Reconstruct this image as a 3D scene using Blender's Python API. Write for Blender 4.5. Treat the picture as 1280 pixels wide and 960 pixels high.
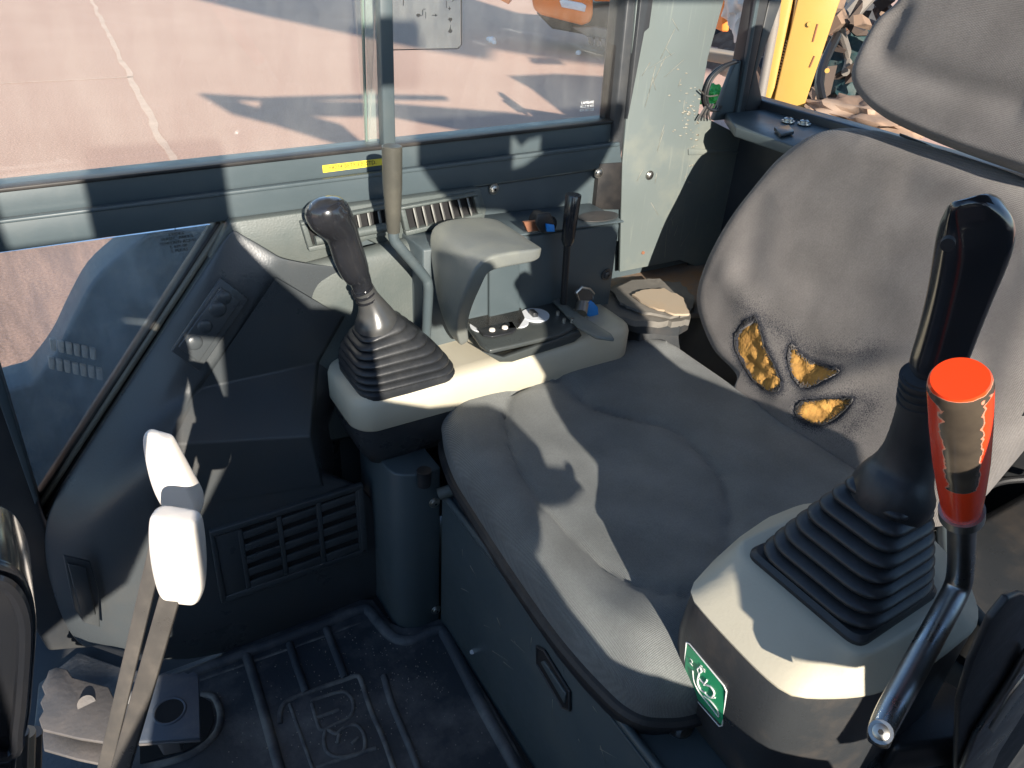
import bpy, bmesh, math, random
from mathutils import Vector, Matrix, noise
random.seed(7)
SC = bpy.context.scene
for o in list(bpy.data.objects): bpy.data.objects.remove(o)
COL = SC.collection
R = math.radians

# ------------------------------------------------------------------ camera
F = 950.0; H = 1.15; PX, PY = 640.0, 480.0
roll = math.atan2(100, 1520); pitch = math.atan2(F, math.hypot(100, 1520)); yaw = R(33)
FW = Vector((math.sin(yaw)*math.cos(pitch), math.cos(yaw)*math.cos(pitch), -math.sin(pitch)))
_r0 = Vector((math.cos(yaw), -math.sin(yaw), 0)); _u0 = _r0.cross(FW)
RT = _r0*math.cos(roll) + _u0*math.sin(roll); UP = _u0*math.cos(roll) - _r0*math.sin(roll)
CAM = Vector((0, 0, H))
cd = bpy.data.cameras.new('camera'); cam = bpy.data.objects.new('camera', cd); COL.objects.link(cam)
cd.sensor_fit = 'HORIZONTAL'; cd.sensor_width = 36; cd.lens = F/1280*36
cd.clip_start = 0.02; cd.clip_end = 500
M = Matrix((RT, UP, -FW)).transposed().to_4x4(); M.translation = CAM
cam.matrix_world = M
SC.camera = cam
# ------------------------------------------------------------------ light
SUN_AZ, SUN_EL = 14.0, 20.0          # the light travels towards +Y and a little +X
L = Vector((math.sin(R(SUN_AZ))*math.cos(R(SUN_EL)), math.cos(R(SUN_AZ))*math.cos(R(SUN_EL)), -math.sin(R(SUN_EL))))
w = bpy.data.worlds.new("World"); SC.world = w; w.use_nodes = True
nt = w.node_tree; bg = nt.nodes['Background']
sky = nt.nodes.new('ShaderNodeTexSky'); sky.sky_type = 'NISHITA'; sky.sun_disc = False
sky.sun_elevation = R(SUN_EL); sky.sun_rotation = math.atan2(-L.x, -L.y)
sky.air_density = 1.0; sky.dust_density = 0.3; sky.ozone_density = 3.0
nt.links.new(sky.outputs[0], bg.inputs[0]); bg.inputs[1].default_value = 0.12
sd = bpy.data.lights.new('sun', 'SUN'); sd.energy = 5.0; sd.angle = R(0.53); sd.color = (1.0, 0.92, 0.81)
so = bpy.data.objects.new('sun', sd); COL.objects.link(so); so.rotation_euler = L.to_track_quat('-Z', 'Y').to_euler()
SC.view_settings.view_transform = 'Standard'; SC.view_settings.look = 'None'
SC.view_settings.gamma = 1; SC.view_settings.exposure = 1.1

# ------------------------------------------------------------------ survey helpers: where a sight line of the photograph meets a real plane
def ray(x, y): return FW + RT*((x-PX)/F) - UP*((y-PY)/F)
def qz(x, y, z): d = ray(x, y); return CAM + d*((z-CAM.z)/d.z)
def qx(x, y, X): d = ray(x, y); return CAM + d*((X-CAM.x)/d.x)
def qy(x, y, Y): d = ray(x, y); return CAM + d*((Y-CAM.y)/d.y)
def qp(x, y, P0, N): d = ray(x, y); P0 = Vector(P0); N = Vector(N); return CAM + d*((P0-CAM).dot(N)/d.dot(N))
def V(*a): return Vector(a)

# ------------------------------------------------------------------ materials
def newmat(name):
    m = bpy.data.materials.new(name); m.use_nodes = True
    return m, m.node_tree, m.node_tree.nodes['Principled BSDF']
def mat(name, col, rough=0.5, metal=0.0, dirt=0.0, dcol=(0.25, 0.21, 0.17), dscale=6, bump=0.0, bscale=200, spec=0.5, rvar=0.0, coat=0, scratch=0.0, thr=(0.45, 0.75)):
    m, t, b = newmat(name); N = t.nodes; LK = t.links
    b.inputs['Roughness'].default_value = rough; b.inputs['Metallic'].default_value = metal
    b.inputs['Specular IOR Level'].default_value = spec
    if coat: b.inputs['Coat Weight'].default_value = coat; b.inputs['Coat Roughness'].default_value = 0.1
    tc = N.new('ShaderNodeTexCoord')
    n1 = N.new('ShaderNodeTexNoise'); n1.inputs['Scale'].default_value = dscale; n1.inputs['Detail'].default_value = 9; n1.inputs['Roughness'].default_value = 0.65
    LK.new(tc.outputs['Object'], n1.inputs['Vector'])
    ramp = N.new('ShaderNodeMapRange'); ramp.inputs['From Min'].default_value = thr[0]; ramp.inputs['From Max'].default_value = thr[1]
    ramp.inputs['To Max'].default_value = dirt
    LK.new(n1.outputs['Fac'], ramp.inputs['Value'])
    n2 = N.new('ShaderNodeTexNoise'); n2.inputs['Scale'].default_value = 2.3; n2.inputs['Detail'].default_value = 4
    LK.new(tc.outputs['Object'], n2.inputs['Vector'])
    mx0 = N.new('ShaderNodeMix'); mx0.data_type = 'RGBA'
    mx0.inputs[6].default_value = (*[c*0.82 for c in col], 1); mx0.inputs[7].default_value = (*[min(1, c*1.16) for c in col], 1)
    LK.new(n2.outputs['Fac'], mx0.inputs[0])
    mx = N.new('ShaderNodeMix'); mx.data_type = 'RGBA'; LK.new(mx0.outputs[2], mx.inputs[6]); mx.inputs[7].default_value = (*dcol, 1)
    LK.new(ramp.outputs[0], mx.inputs[0]); last = mx.outputs[2]
    if scratch:
        mp = N.new('ShaderNodeMapping'); mp.inputs['Scale'].default_value = (60, 60, 3); mp.inputs['Rotation'].default_value = (0.15, 0.3, 0.1)
        LK.new(tc.outputs['Object'], mp.inputs['Vector'])
        n4 = N.new('ShaderNodeTexNoise'); n4.inputs['Scale'].default_value = 3; n4.inputs['Detail'].default_value = 5; LK.new(mp.outputs[0], n4.inputs['Vector'])
        r4 = N.new('ShaderNodeMapRange'); r4.inputs['From Min'].default_value = 0.62; r4.inputs['From Max'].default_value = 0.72; r4.inputs['To Max'].default_value = scratch
        LK.new(n4.outputs['Fac'], r4.inputs['Value'])
        m4 = N.new('ShaderNodeMix'); m4.data_type = 'RGBA'; LK.new(last, m4.inputs[6]); m4.inputs[7].default_value = (0.42, 0.41, 0.33, 1)
        LK.new(r4.outputs[0], m4.inputs[0]); last = m4.outputs[2]
    LK.new(last, b.inputs['Base Color'])
    rr = N.new('ShaderNodeMapRange'); rr.inputs['From Min'].default_value = 0.3; rr.inputs['From Max'].default_value = 0.75
    rr.inputs['To Min'].default_value = max(0.03, rough-rvar); rr.inputs['To Max'].default_value = min(1, rough+rvar+dirt*0.3)
    LK.new(n1.outputs['Fac'], rr.inputs['Value']); LK.new(rr.outputs[0], b.inputs['Roughness'])
    if bump:
        n3 = N.new('ShaderNodeTexNoise'); n3.inputs['Scale'].default_value = bscale; n3.inputs['Detail'].default_value = 2
        LK.new(tc.outputs['Object'], n3.inputs['Vector'])
        bp = N.new('ShaderNodeBump'); bp.inputs['Strength'].default_value = bump; bp.inputs['Distance'].default_value = 0.002
        LK.new(n3.outputs['Fac'], bp.inputs['Height']); LK.new(bp.outputs[0], b.inputs['Normal'])
    return m
def fabric(name, col, wear=None):
    m, t, b = newmat(name); N = t.nodes; LK = t.links
    tc = N.new('ShaderNodeTexCoord')
    def wave(d):
        wv = N.new('ShaderNodeTexWave'); wv.wave_type = 'BANDS'; wv.bands_direction = d; wv.inputs['Scale'].default_value = 165
        wv.inputs['Distortion'].default_value = 0.8; wv.inputs['Detail'].default_value = 1
        LK.new(tc.outputs['Object'], wv.inputs['Vector']); return wv.outputs['Fac']
    mu = N.new('ShaderNodeMath'); mu.operation = 'ADD'; LK.new(wave('X' if wear is None else 'Z'), mu.inputs[0]); LK.new(wave('Y'), mu.inputs[1])
    n = N.new('ShaderNodeTexNoise'); n.inputs['Scale'].default_value = 5; n.inputs['Detail'].default_value = 8; LK.new(tc.outputs['Object'], n.inputs['Vector'])
    nf = N.new('ShaderNodeTexNoise'); nf.inputs['Scale'].default_value = 420; nf.inputs['Detail'].default_value = 3; LK.new(tc.outputs['Object'], nf.inputs['Vector'])
    a = N.new('ShaderNodeMix'); a.data_type = 'RGBA'; a.inputs[6].default_value = (*[c*0.72 for c in col], 1); a.inputs[7].default_value = (*[c*1.25 for c in col], 1)
    LK.new(n.outputs['Fac'], a.inputs[0])
    f2 = N.new('ShaderNodeMapRange'); f2.inputs['To Min'].default_value = 0.72; f2.inputs['To Max'].default_value = 1.28; LK.new(nf.outputs['Fac'], f2.inputs['Value'])
    wr_ = N.new('ShaderNodeMapRange'); wr_.inputs['From Max'].default_value = 2; wr_.inputs['To Min'].default_value = .84; wr_.inputs['To Max'].default_value = 1.14; LK.new(mu.outputs[0], wr_.inputs['Value'])
    mm_ = N.new('ShaderNodeMath'); mm_.operation = 'MULTIPLY'; LK.new(wr_.outputs[0], mm_.inputs[0]); LK.new(f2.outputs[0], mm_.inputs[1])
    ns = N.new('ShaderNodeTexNoise'); ns.inputs['Scale'].default_value = 16; ns.inputs['Detail'].default_value = 6; LK.new(tc.outputs['Object'], ns.inputs['Vector'])
    rs = N.new('ShaderNodeMapRange'); rs.inputs['From Min'].default_value = .35; rs.inputs['From Max'].default_value = .65; rs.inputs['To Min'].default_value = .88; rs.inputs['To Max'].default_value = 1.1; LK.new(ns.outputs['Fac'], rs.inputs['Value'])
    m5 = N.new('ShaderNodeMath'); m5.operation = 'MULTIPLY'; LK.new(mm_.outputs[0], m5.inputs[0]); LK.new(rs.outputs[0], m5.inputs[1])
    vm = N.new('ShaderNodeVectorMath'); vm.operation = 'SCALE'; LK.new(a.outputs[2], vm.inputs[0]); LK.new(m5.outputs[0], vm.inputs['Scale'])
    last = vm.outputs[0]
    if wear:
        at = N.new('ShaderNodeAttribute'); at.attribute_name = 'wear'
        nn = N.new('ShaderNodeTexNoise'); nn.inputs['Scale'].default_value = 520; nn.inputs['Detail'].default_value = 4; LK.new(tc.outputs['Object'], nn.inputs['Vector'])
        s = N.new('ShaderNodeMath'); s.operation = 'MULTIPLY_ADD'; LK.new(nn.outputs['Fac'], s.inputs[0]); s.inputs[1].default_value = 1.5; s.inputs[2].default_value = -0.95
        s2 = N.new('ShaderNodeMath'); s2.operation = 'ADD'; LK.new(s.outputs[0], s2.inputs[0]); LK.new(at.outputs['Fac'], s2.inputs[1])
        mr = N.new('ShaderNodeMapRange'); mr.inputs['From Min'].default_value = 0.12; mr.inputs['From Max'].default_value = 0.62; LK.new(s2.outputs[0], mr.inputs['Value'])
        c = N.new('ShaderNodeMix'); c.data_type = 'RGBA'; LK.new(mr.outputs[0], c.inputs[0]); LK.new(last, c.inputs[6]); c.inputs[7].default_value = (0.018, 0.02, 0.028, 1)
        last = c.outputs[2]
    LK.new(last, b.inputs['Base Color'])
    b.inputs['Roughness'].default_value = 0.85; b.inputs['Specular IOR Level'].default_value = 0.25
    b.inputs['Sheen Weight'].default_value = 0.15; b.inputs['Sheen Roughness'].default_value = 0.5
    bp = N.new('ShaderNodeBump'); bp.inputs['Strength'].default_value = 0.4; bp.inputs['Distance'].default_value = 0.0009
    LK.new(mu.outputs[0], bp.inputs['Height']); LK.new(bp.outputs[0], b.inputs['Normal'])
    return m
def glass(name, dust=0.10, tint=(0.97, 0.985, 0.98), refl=1.0, dcol=(0.62, 0.60, 0.55)):
    m = bpy.data.materials.new(name); m.use_nodes = True; t = m.node_tree; N = t.nodes; LK = t.links
    for n in list(N): N.remove(n)
    out = N.new('ShaderNodeOutputMaterial'); tr = N.new('ShaderNodeBsdfTransparent'); tr.inputs[0].default_value = (*tint, 1)
    gl = N.new('ShaderNodeBsdfGlossy'); gl.inputs['Roughness'].default_value = 0.02; df = N.new('ShaderNodeBsdfDiffuse'); df.inputs[0].default_value = (*dcol, 1)
    fr = N.new('ShaderNodeFresnel'); fr.inputs[0].default_value = 1.5
    m1 = N.new('ShaderNodeMixShader'); m2 = N.new('ShaderNodeMixShader')
    LK.new(fr.outputs[0], m1.inputs[0]); LK.new(tr.outputs[0], m1.inputs[1]); LK.new(gl.outputs[0], m1.inputs[2])
    tc = N.new('ShaderNodeTexCoord'); n = N.new('ShaderNodeTexNoise'); n.inputs['Scale'].default_value = 7; n.inputs['Detail'].default_value = 10; n.inputs['Roughness'].default_value = 0.7
    mp = N.new('ShaderNodeMapping'); mp.inputs['Scale'].default_value = (2.5, 1, 0.8); LK.new(tc.outputs['Object'], mp.inputs[0]); LK.new(mp.outputs[0], n.inputs['Vector'])
    mr = N.new('ShaderNodeMapRange'); mr.inputs['From Min'].default_value = 0.35; mr.inputs['From Max'].default_value = 0.8; mr.inputs['To Min'].default_value = dust*0.35; mr.inputs['To Max'].default_value = dust*2
    LK.new(n.outputs['Fac'], mr.inputs['Value']); LK.new(mr.outputs[0], m2.inputs[0]); LK.new(m1.outputs[0], m2.inputs[1]); LK.new(df.outputs[0], m2.inputs[2])
    LK.new(m2.outputs[0], out.inputs[0]); return m

MT = {}
MT['cab'] = mat('cab_paint', (0.062, 0.082, 0.090), 0.42, dirt=0.25, dcol=(0.15, 0.15, 0.12), dscale=7, rvar=0.12, bump=0.05, bscale=90, thr=(0.5, 0.8))
MT['pillar'] = mat('pillar_paint', (0.125, 0.147, 0.142), 0.4, dirt=0.55, dcol=(0.26, 0.25, 0.18), dscale=5, rvar=0.12, scratch=0.12, bump=0.05, bscale=90, thr=(0.5, 0.75))
MT['darkcab'] = mat('dark_frame_paint', (0.035, 0.038, 0.042), 0.4, dirt=0.3, dcol=(0.12, 0.11, 0.09), dscale=9, rvar=0.1)
MT['dash'] = mat('dash_plastic', (0.085, 0.10, 0.095), 0.45, dirt=0.35, dcol=(0.15, 0.15, 0.13), dscale=8, bump=0.25, bscale=320, rvar=0.1)
MT['cowl'] = mat('cowl_plastic', (0.055, 0.062, 0.066), 0.27, dirt=0.5, dcol=(0.085, 0.07, 0.055), dscale=4.5, bump=0.1, bscale=330, rvar=0.1, thr=(0.5, 0.8))
MT['black'] = mat('black_plastic', (0.02, 0.021, 0.023), 0.35, dirt=0.2, dcol=(0.1, 0.095, 0.085), dscale=10, bump=0.1, bscale=300, rvar=0.08)
MT['gloss'] = mat('polished_black_grip', (0.014, 0.015, 0.018), 0.18, coat=0.6, dirt=0.15, dcol=(0.07, 0.06, 0.05), dscale=9, rvar=0.07)
MT['rubber'] = mat('bellows_rubber', (0.02, 0.022, 0.025), 0.4, dirt=0.3, dcol=(0.09, 0.09, 0.085), dscale=14, bump=0.1, bscale=260, rvar=0.1)
MT['mat'] = mat('floor_rubber', (0.055, 0.062, 0.072), 0.42, dirt=0.95, dcol=(0.22, 0.21, 0.2), dscale=7, bump=0.3, bscale=140, rvar=0.12, thr=(0.48, 0.72))
MT['matedge'] = mat('worn_rubber_edge', (0.085, 0.085, 0.088), 0.55, dirt=0.95, dcol=(0.22, 0.21, 0.19), dscale=22, bump=0.3, bscale=140, thr=(0.42, 0.62))
MT['panel'] = mat('switch_panel_plastic', (0.05, 0.057, 0.056), 0.25, dirt=0.3, dcol=(0.12, 0.12, 0.1), dscale=9)
MT['collar'] = mat('collar_plastic', (0.045, 0.047, 0.047), 0.28, dirt=0.2)
MT['trim'] = mat('worn_sunlit_trim', (0.20, 0.19, 0.15), 0.4, dirt=0.5, dcol=(0.08, 0.07, 0.06), dscale=12)  # colour raised to stand in for sun falling on the trim
MT['cream'] = mat('cream_plastic', (0.50, 0.46, 0.355), 0.45, dirt=0.3, dcol=(0.36, 0.31, 0.23), dscale=7, bump=0.08, bscale=300, rvar=0.08, thr=(0.52, 0.8))
MT['lower'] = mat('console_lower_plastic', (0.035, 0.038, 0.041), 0.3, dirt=0.5, dcol=(0.16, 0.12, 0.085), dscale=6, bump=0.08, bscale=300, rvar=0.1)
MT['steel'] = mat('lever_steel', (0.42, 0.42, 0.41), 0.28, metal=1.0, dirt=0.5, dcol=(0.14, 0.10, 0.07), dscale=16, rvar=0.12)
MT['rod'] = mat('grey_painted_rod', (0.13, 0.12, 0.11), 0.32, metal=0.55, dirt=0.4, dcol=(0.24, 0.20, 0.16), dscale=18, rvar=0.1)
MT['white'] = mat('white_grip_plastic', (0.78, 0.72, 0.65), 0.3, dirt=0.25, dcol=(0.6, 0.5, 0.4), dscale=10)
MT['pedal'] = mat('pedal_steel', (0.13, 0.12, 0.115), 0.5, metal=0.2, dirt=0.7, dcol=(0.2, 0.17, 0.15), dscale=20, bump=0.3, bscale=120)
MT['pedal2'] = mat('blue_grey_pedal_paint', (0.07, 0.085, 0.11), 0.45, dirt=0.6, dcol=(0.2, 0.19, 0.18), dscale=20)
MT['greygrip'] = mat('grey_handle_plastic', (0.065, 0.063, 0.052), 0.32, dirt=0.4, dcol=(0.13, 0.12, 0.09), dscale=22)
MT['wrist'] = mat('wrist_rest_plastic', (0.15, 0.16, 0.15), 0.36, dirt=0.4, dcol=(0.3, 0.3, 0.22), dscale=9, bump=0.12, bscale=280, rvar=0.08)
MT['louvre'] = mat('louvre_plastic', (0.24, 0.24, 0.22), 0.5)
MT['void'] = mat('duct_inside', (0.008, 0.008, 0.009), 0.8)
MT['chrome'] = mat('screw_metal', (0.55, 0.54, 0.5), 0.3, metal=1.0, dirt=0.4, dscale=40)
MT['seat'] = fabric('seat_fabric', (0.15, 0.158, 0.153))
MT['back'] = fabric('backrest_fabric', (0.150, 0.138, 0.130), wear=True)
MT['piping'] = mat('seat_piping', (0.02, 0.02, 0.021), 0.55, bump=0.4, bscale=150, dirt=0.3)
MT['foam'] = mat('yellow_foam', (0.46, 0.25, 0.07), 0.95, dirt=0.85, dcol=(0.16, 0.085, 0.03), dscale=30, bump=1.0, bscale=170, spec=0.1)
MT['yellow'] = mat('yellow_label', (0.8, 0.62, 0.05), 0.4)
MT['ink'] = mat('black_ink', (0.02, 0.02, 0.02), 0.6)
MT['white_ink'] = mat('white_ink', (0.75, 0.75, 0.72), 0.6)
MT['green'] = mat('green_sticker', (0.03, 0.38, 0.16), 0.3, dirt=0.3, dcol=(0.1, 0.45, 0.25), dscale=12)
MT['blue'] = mat('blue_plastic', (0.02, 0.22, 0.62), 0.3)
MT['orange'] = mat('orange_paint', (0.85, 0.24, 0.04), 0.4, dirt=0.3, dcol=(0.55, 0.25, 0.1), dscale=3)
MT['yel'] = mat('yellow_machine_paint', (0.50, 0.30, 0.075), 0.45, dirt=0.35, dcol=(0.42, 0.30, 0.12), dscale=4, rvar=0.1)
MT['lens'] = mat('lamp_lens', (0.75, 0.78, 0.8), 0.12, dirt=0.3, dscale=9)
MT['track'] = mat('track_steel', (0.22, 0.2, 0.18), 0.6, metal=0.3, dirt=0.7, dcol=(0.3, 0.25, 0.2), dscale=9)
MT['teal'] = mat('teal_tarp', (0.015, 0.05, 0.055), 0.7, dirt=0.5, dscale=12)
MT['leafgreen'] = mat('green_plastic_scrap', (0.05, 0.42, 0.07), 0.5)
MT['card'] = mat('brown_sacking', (0.30, 0.20, 0.14), 0.9, dirt=0.7, dcol=(0.42, 0.33, 0.26), dscale=9, bump=0.6, bscale=30)
MT['rust'] = mat('rusty_steel', (0.22, 0.09, 0.045), 0.8, dirt=0.8, dcol=(0.09, 0.05, 0.035), dscale=5, bump=0.4, bscale=40)
MT['torn'] = mat('torn_grey_rubber', (0.13, 0.12, 0.105), 0.6, dirt=0.7, dcol=(0.27, 0.24, 0.2), dscale=12, bump=0.5, bscale=60)
MT['board'] = mat('bare_board', (0.36, 0.29, 0.21), 0.7, dirt=0.5, dcol=(0.4, 0.27, 0.15), dscale=12)
MT['ledge'] = mat('dirty_ledge', (0.20, 0.17, 0.14), 0.65, dirt=0.9, dcol=(0.42, 0.20, 0.07), dscale=7, bump=0.3, bscale=60)
MT['dial'] = mat('dial_face', (0.74, 0.77, 0.80), 0.35, dirt=0.2)
MT['clear'] = glass('clear_cover', 0.05)
MT['glass'] = glass('dusty_glass', 0.035)
MT['glass3'] = glass('milky_edge_glass', 0.22, dcol=(0.55, 0.62, 0.57))
MT['glass2'] = glass('very_dusty_glass', 0.24, dcol=(0.50, 0.58, 0.62))
MT['glassedge'] = mat('glass_edge', (0.16, 0.22, 0.19), 0.25)
MT['seal'] = mat('rubber_seal', (0.012, 0.012, 0.013), 0.45, dirt=0.2)
MT['hose'] = mat('black_hose', (0.015, 0.015, 0.016), 0.4)
MT['headliner'] = mat('headliner_grey', (0.06, 0.062, 0.066), 0.8)
MT['bushes'] = mat('dark_shrub', (0.04, 0.06, 0.03), 0.9)

# worn red lever knob : red paint with chipped steel-brown patch
def red_mat():
    m, t, b = newmat('chipped_red_paint'); N = t.nodes; LK = t.links
    tc = N.new('ShaderNodeTexCoord'); at = N.new('ShaderNodeAttribute'); at.attribute_name = 'wear'
    n = N.new('ShaderNodeTexNoise'); n.inputs['Scale'].default_value = 90; n.inputs['Detail'].default_value = 6; LK.new(tc.outputs['Object'], n.inputs['Vector'])
    s = N.new('ShaderNodeMath'); s.operation = 'MULTIPLY_ADD'; LK.new(n.outputs['Fac'], s.inputs[0]); s.inputs[1].default_value = 0.9; LK.new(at.outputs['Fac'], s.inputs[2])
    r = N.new('ShaderNodeMapRange'); r.inputs['From Min'].default_value = 0.93; r.inputs['From Max'].default_value = 0.97; LK.new(s.outputs[0], r.inputs['Value'])
    c = N.new('ShaderNodeMix'); c.data_type = 'RGBA'; c.inputs[6].default_value = (0.80, 0.055, 0.012, 1); c.inputs[7].default_value = (0.05, 0.04, 0.033, 1)
    r2 = N.new('ShaderNodeMapRange'); r2.inputs['From Min'].default_value = 0.86; r2.inputs['From Max'].default_value = 0.89; LK.new(s.outputs[0], r2.inputs['Value'])
    c2 = N.new('ShaderNodeMix'); c2.data_type = 'RGBA'; c2.inputs[6].default_value = (0.80, 0.055, 0.012, 1); c2.inputs[7].default_value = (0.62, 0.25, 0.16, 1)
    LK.new(r2.outputs[0], c2.inputs[0]); LK.new(c2.outputs[2], c.inputs[6])
    n2 = N.new('ShaderNodeTexNoise'); n2.inputs['Scale'].default_value = 45; n2.inputs['Detail'].default_value = 8; LK.new(tc.outputs['Object'], n2.inputs['Vector'])
    c3 = N.new('ShaderNodeMix'); c3.data_type = 'RGBA'; c3.inputs[6].default_value = (0.025, 0.022, 0.02, 1); c3.inputs[7].default_value = (0.11, 0.085, 0.06, 1); LK.new(n2.outputs['Fac'], c3.inputs[0]); LK.new(c3.outputs[2], c.inputs[7])
    LK.new(r.outputs[0], c.inputs[0]); LK.new(c.outputs[2], b.inputs['Base Color']); b.inputs['Roughness'].default_value = 0.2
    return m
MT['red'] = red_mat()

def ground_mat():
    m, t, b = newmat('red_asphalt'); N = t.nodes; LK = t.links
    tc = N.new('ShaderNodeTexCoord')
    def nz(s, d):
        n = N.new('ShaderNodeTexNoise'); n.inputs['Scale'].default_value = s; n.inputs['Detail'].default_value = d; LK.new(tc.outputs['Object'], n.inputs['Vector']); return n.outputs['Fac']
    a = N.new('ShaderNodeMix'); a.data_type = 'RGBA'; a.inputs[6].default_value = (0.54, 0.325, 0.235, 1); a.inputs[7].default_value = (0.66, 0.425, 0.315, 1); LK.new(nz(0.7, 8), a.inputs[0])
    f = N.new('ShaderNodeMapRange'); f.inputs['From Min'].default_value = 0.3; f.inputs['From Max'].default_value = 0.7; f.inputs['To Min'].default_value = 0.75; f.inputs['To Max'].default_value = 1.2; LK.new(nz(60, 4), f.inputs['Value'])
    v = N.new('ShaderNodeVectorMath'); v.operation = 'SCALE'; LK.new(a.outputs[2], v.inputs[0]); LK.new(f.outputs[0], v.inputs['Scale'])
    LK.new(v.outputs[0], b.inputs['Base Color']); b.inputs['Roughness'].default_value = 0.85
    bp = N.new('ShaderNodeBump'); bp.inputs['Strength'].default_value = 0.5; bp.inputs['Distance'].default_value = 0.01; LK.new(nz(90, 3), bp.inputs['Height']); LK.new(bp.outputs[0], b.inputs['Normal'])
    return m
MT['ground'] = ground_mat()

# ------------------------------------------------------------------ object helpers
def thing(name, label, cat, loc=(0, 0, 0), group=None):
    o = bpy.data.objects.new(name, None); COL.objects.link(o); o.location = loc; o.empty_display_size = 0.05
    o['label'] = label; o['category'] = cat
    if group: o['group'] = group
    return o
def finish(bm, name, m, parent=None, sharp=35, bevel=0, seg=2, label=None, kind=None):
    bmesh.ops.recalc_face_normals(bm, faces=bm.faces)
    for f in bm.faces: f.smooth = True
    for e in bm.edges:
        if len(e.link_faces) == 2 and e.calc_face_angle(0) > R(sharp): e.smooth = False
    me = bpy.data.meshes.new(name); bm.to_mesh(me); bm.free()
    o = bpy.data.objects.new(name, me); COL.objects.link(o)
    if m is not None: me.materials.append(MT[m] if isinstance(m, str) else m)
    if parent is not None:
        o.parent = parent
        o.location = -parent.location if parent.type == 'EMPTY' else (0, 0, 0)
    if bevel:
        b = o.modifiers.new('bevel', 'BEVEL'); b.width = bevel; b.segments = seg; b.limit_method = 'ANGLE'; b.angle_limit = R(sharp)
        b.harden_normals = False
        for e in me.edges: e.use_edge_sharp = False
    if label: o['label'] = label
    if kind: o['kind'] = kind
    return o
def tag(o, label, cat, group=None):
    o['label'] = label; o['category'] = cat
    if group: o['group'] = group
    return o
def prism_bm(pts, off, bm=None):
    """polygon of 3D points extruded by vector off"""
    bm = bm or bmesh.new(); off = Vector(off)
    a = [bm.verts.new(p) for p in pts]; b = [bm.verts.new(Vector(p)+off) for p in pts]
    bm.faces.new(a); bm.faces.new(b[::-1]); n = len(pts)
    for i in range(n): bm.faces.new((a[i], b[i], b[(i+1) % n], a[(i+1) % n]))
    return bm
def box_bm(x0, x1, y0, y1, z0, z1, bm=None):
    return prism_bm([V(x0, y0, z0), V(x1, y0, z0), V(x1, y1, z0), V(x0, y1, z0)], (0, 0, z1-z0), bm)
def smoothpts(P, n=6, closed=False):
    out = []; k = len(P); rng = k if closed else k-1
    g = lambda i: P[i % k] if closed else P[max(0, min(k-1, i))]
    for i in range(rng):
        p0, p1, p2, p3 = [Vector(g(i+j)) for j in (-1, 0, 1, 2)]
        for s in range(n):
            t = s/n
            out.append(0.5*((2*p1)+(-p0+p2)*t+(2*p0-5*p1+4*p2-p3)*t*t+(-p0+3*p1-3*p2+p3)*t**3))
    if not closed: out.append(Vector(P[-1]))
    return out
def loft_bm(rings, cap=True, bm=None, closed=True):
    bm = bm or bmesh.new(); vr = [[bm.verts.new(p) for p in r] for r in rings]
    n = len(rings[0])
    for i in range(len(rings)-1):
        for j in range(n if closed else n-1):
            k = (j+1) % n
            bm.faces.new((vr[i][j], vr[i][k], vr[i+1][k], vr[i+1][j]))
    if cap: bm.faces.new(vr[0]); bm.faces.new(vr[-1][::-1])
    return bm
def tube_bm(P, r, n=14, bm=None, ell=1.0, ref=None, cap=True):
    P = [Vector(p) for p in P]; rr = r if hasattr(r, '__len__') else [r]*len(P)
    rings = []; prev = None
    for i, p in enumerate(P):
        t = (P[min(i+1, len(P)-1)]-P[max(i-1, 0)]).normalized()
        if prev is None:
            a = Vector(ref) if ref else (V(0, 0, 1) if abs(t.z) < 0.9 else V(1, 0, 0))
        else: a = prev
        u = (a - t*a.dot(t)).normalized(); v = t.cross(u); prev = u
        rings.append([p+(u*math.cos(2*math.pi*j/n)+v*math.sin(2*math.pi*j/n)*ell)*rr[i] for j in range(n)])
    return loft_bm(rings, cap, bm)
def pxr(px, p): return px/F*(Vector(p)-CAM).dot(FW)      # real radius of something px pixels thick at point p
def rrect(cx, cy, hx, hy, r, n=5):
    out = []
    for sx, sy, a0 in ((1, 1, 0), (-1, 1, 90), (-1, -1, 180), (1, -1, 270)):
        for i in range(n+1):
            a = R(a0+90*i/n); out.append((cx+sx*(hx-r)+r*math.cos(a), cy+sy*(hy-r)+r*math.sin(a)))
    return out
def ypoly(px, Y, depth, **k): return prism_bm([qy(a, b, Y) for a, b in px], (0, depth, 0), k.get('bm'))
def zpoly(px, z, depth, **k): return prism_bm([qz(a, b, z) for a, b in px], (0, 0, depth), k.get('bm'))
def xpoly(px, X, depth, **k): return prism_bm([qx(a, b, X) for a, b in px], (depth, 0, 0), k.get('bm'))
def screw(p, n, r, parent, name='screw', m='chrome'):
    n = Vector(n).normalized(); bm = bmesh.new()
    tube_bm([p, p+n*r*0.25], [r*1.45, r*1.4], 18, bm); tube_bm([p+n*r*0.2, p+n*r*0.65, p+n*r*0.85], [r, r*0.95, r*0.6], 18, bm)
    o = finish(bm, name, m, parent); s = bmesh.new(); tube_bm([p+n*r*0.86, p+n*r*0.9], r*0.34, 6, s); finish(s, 'socket', 'void', o); return o
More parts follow.
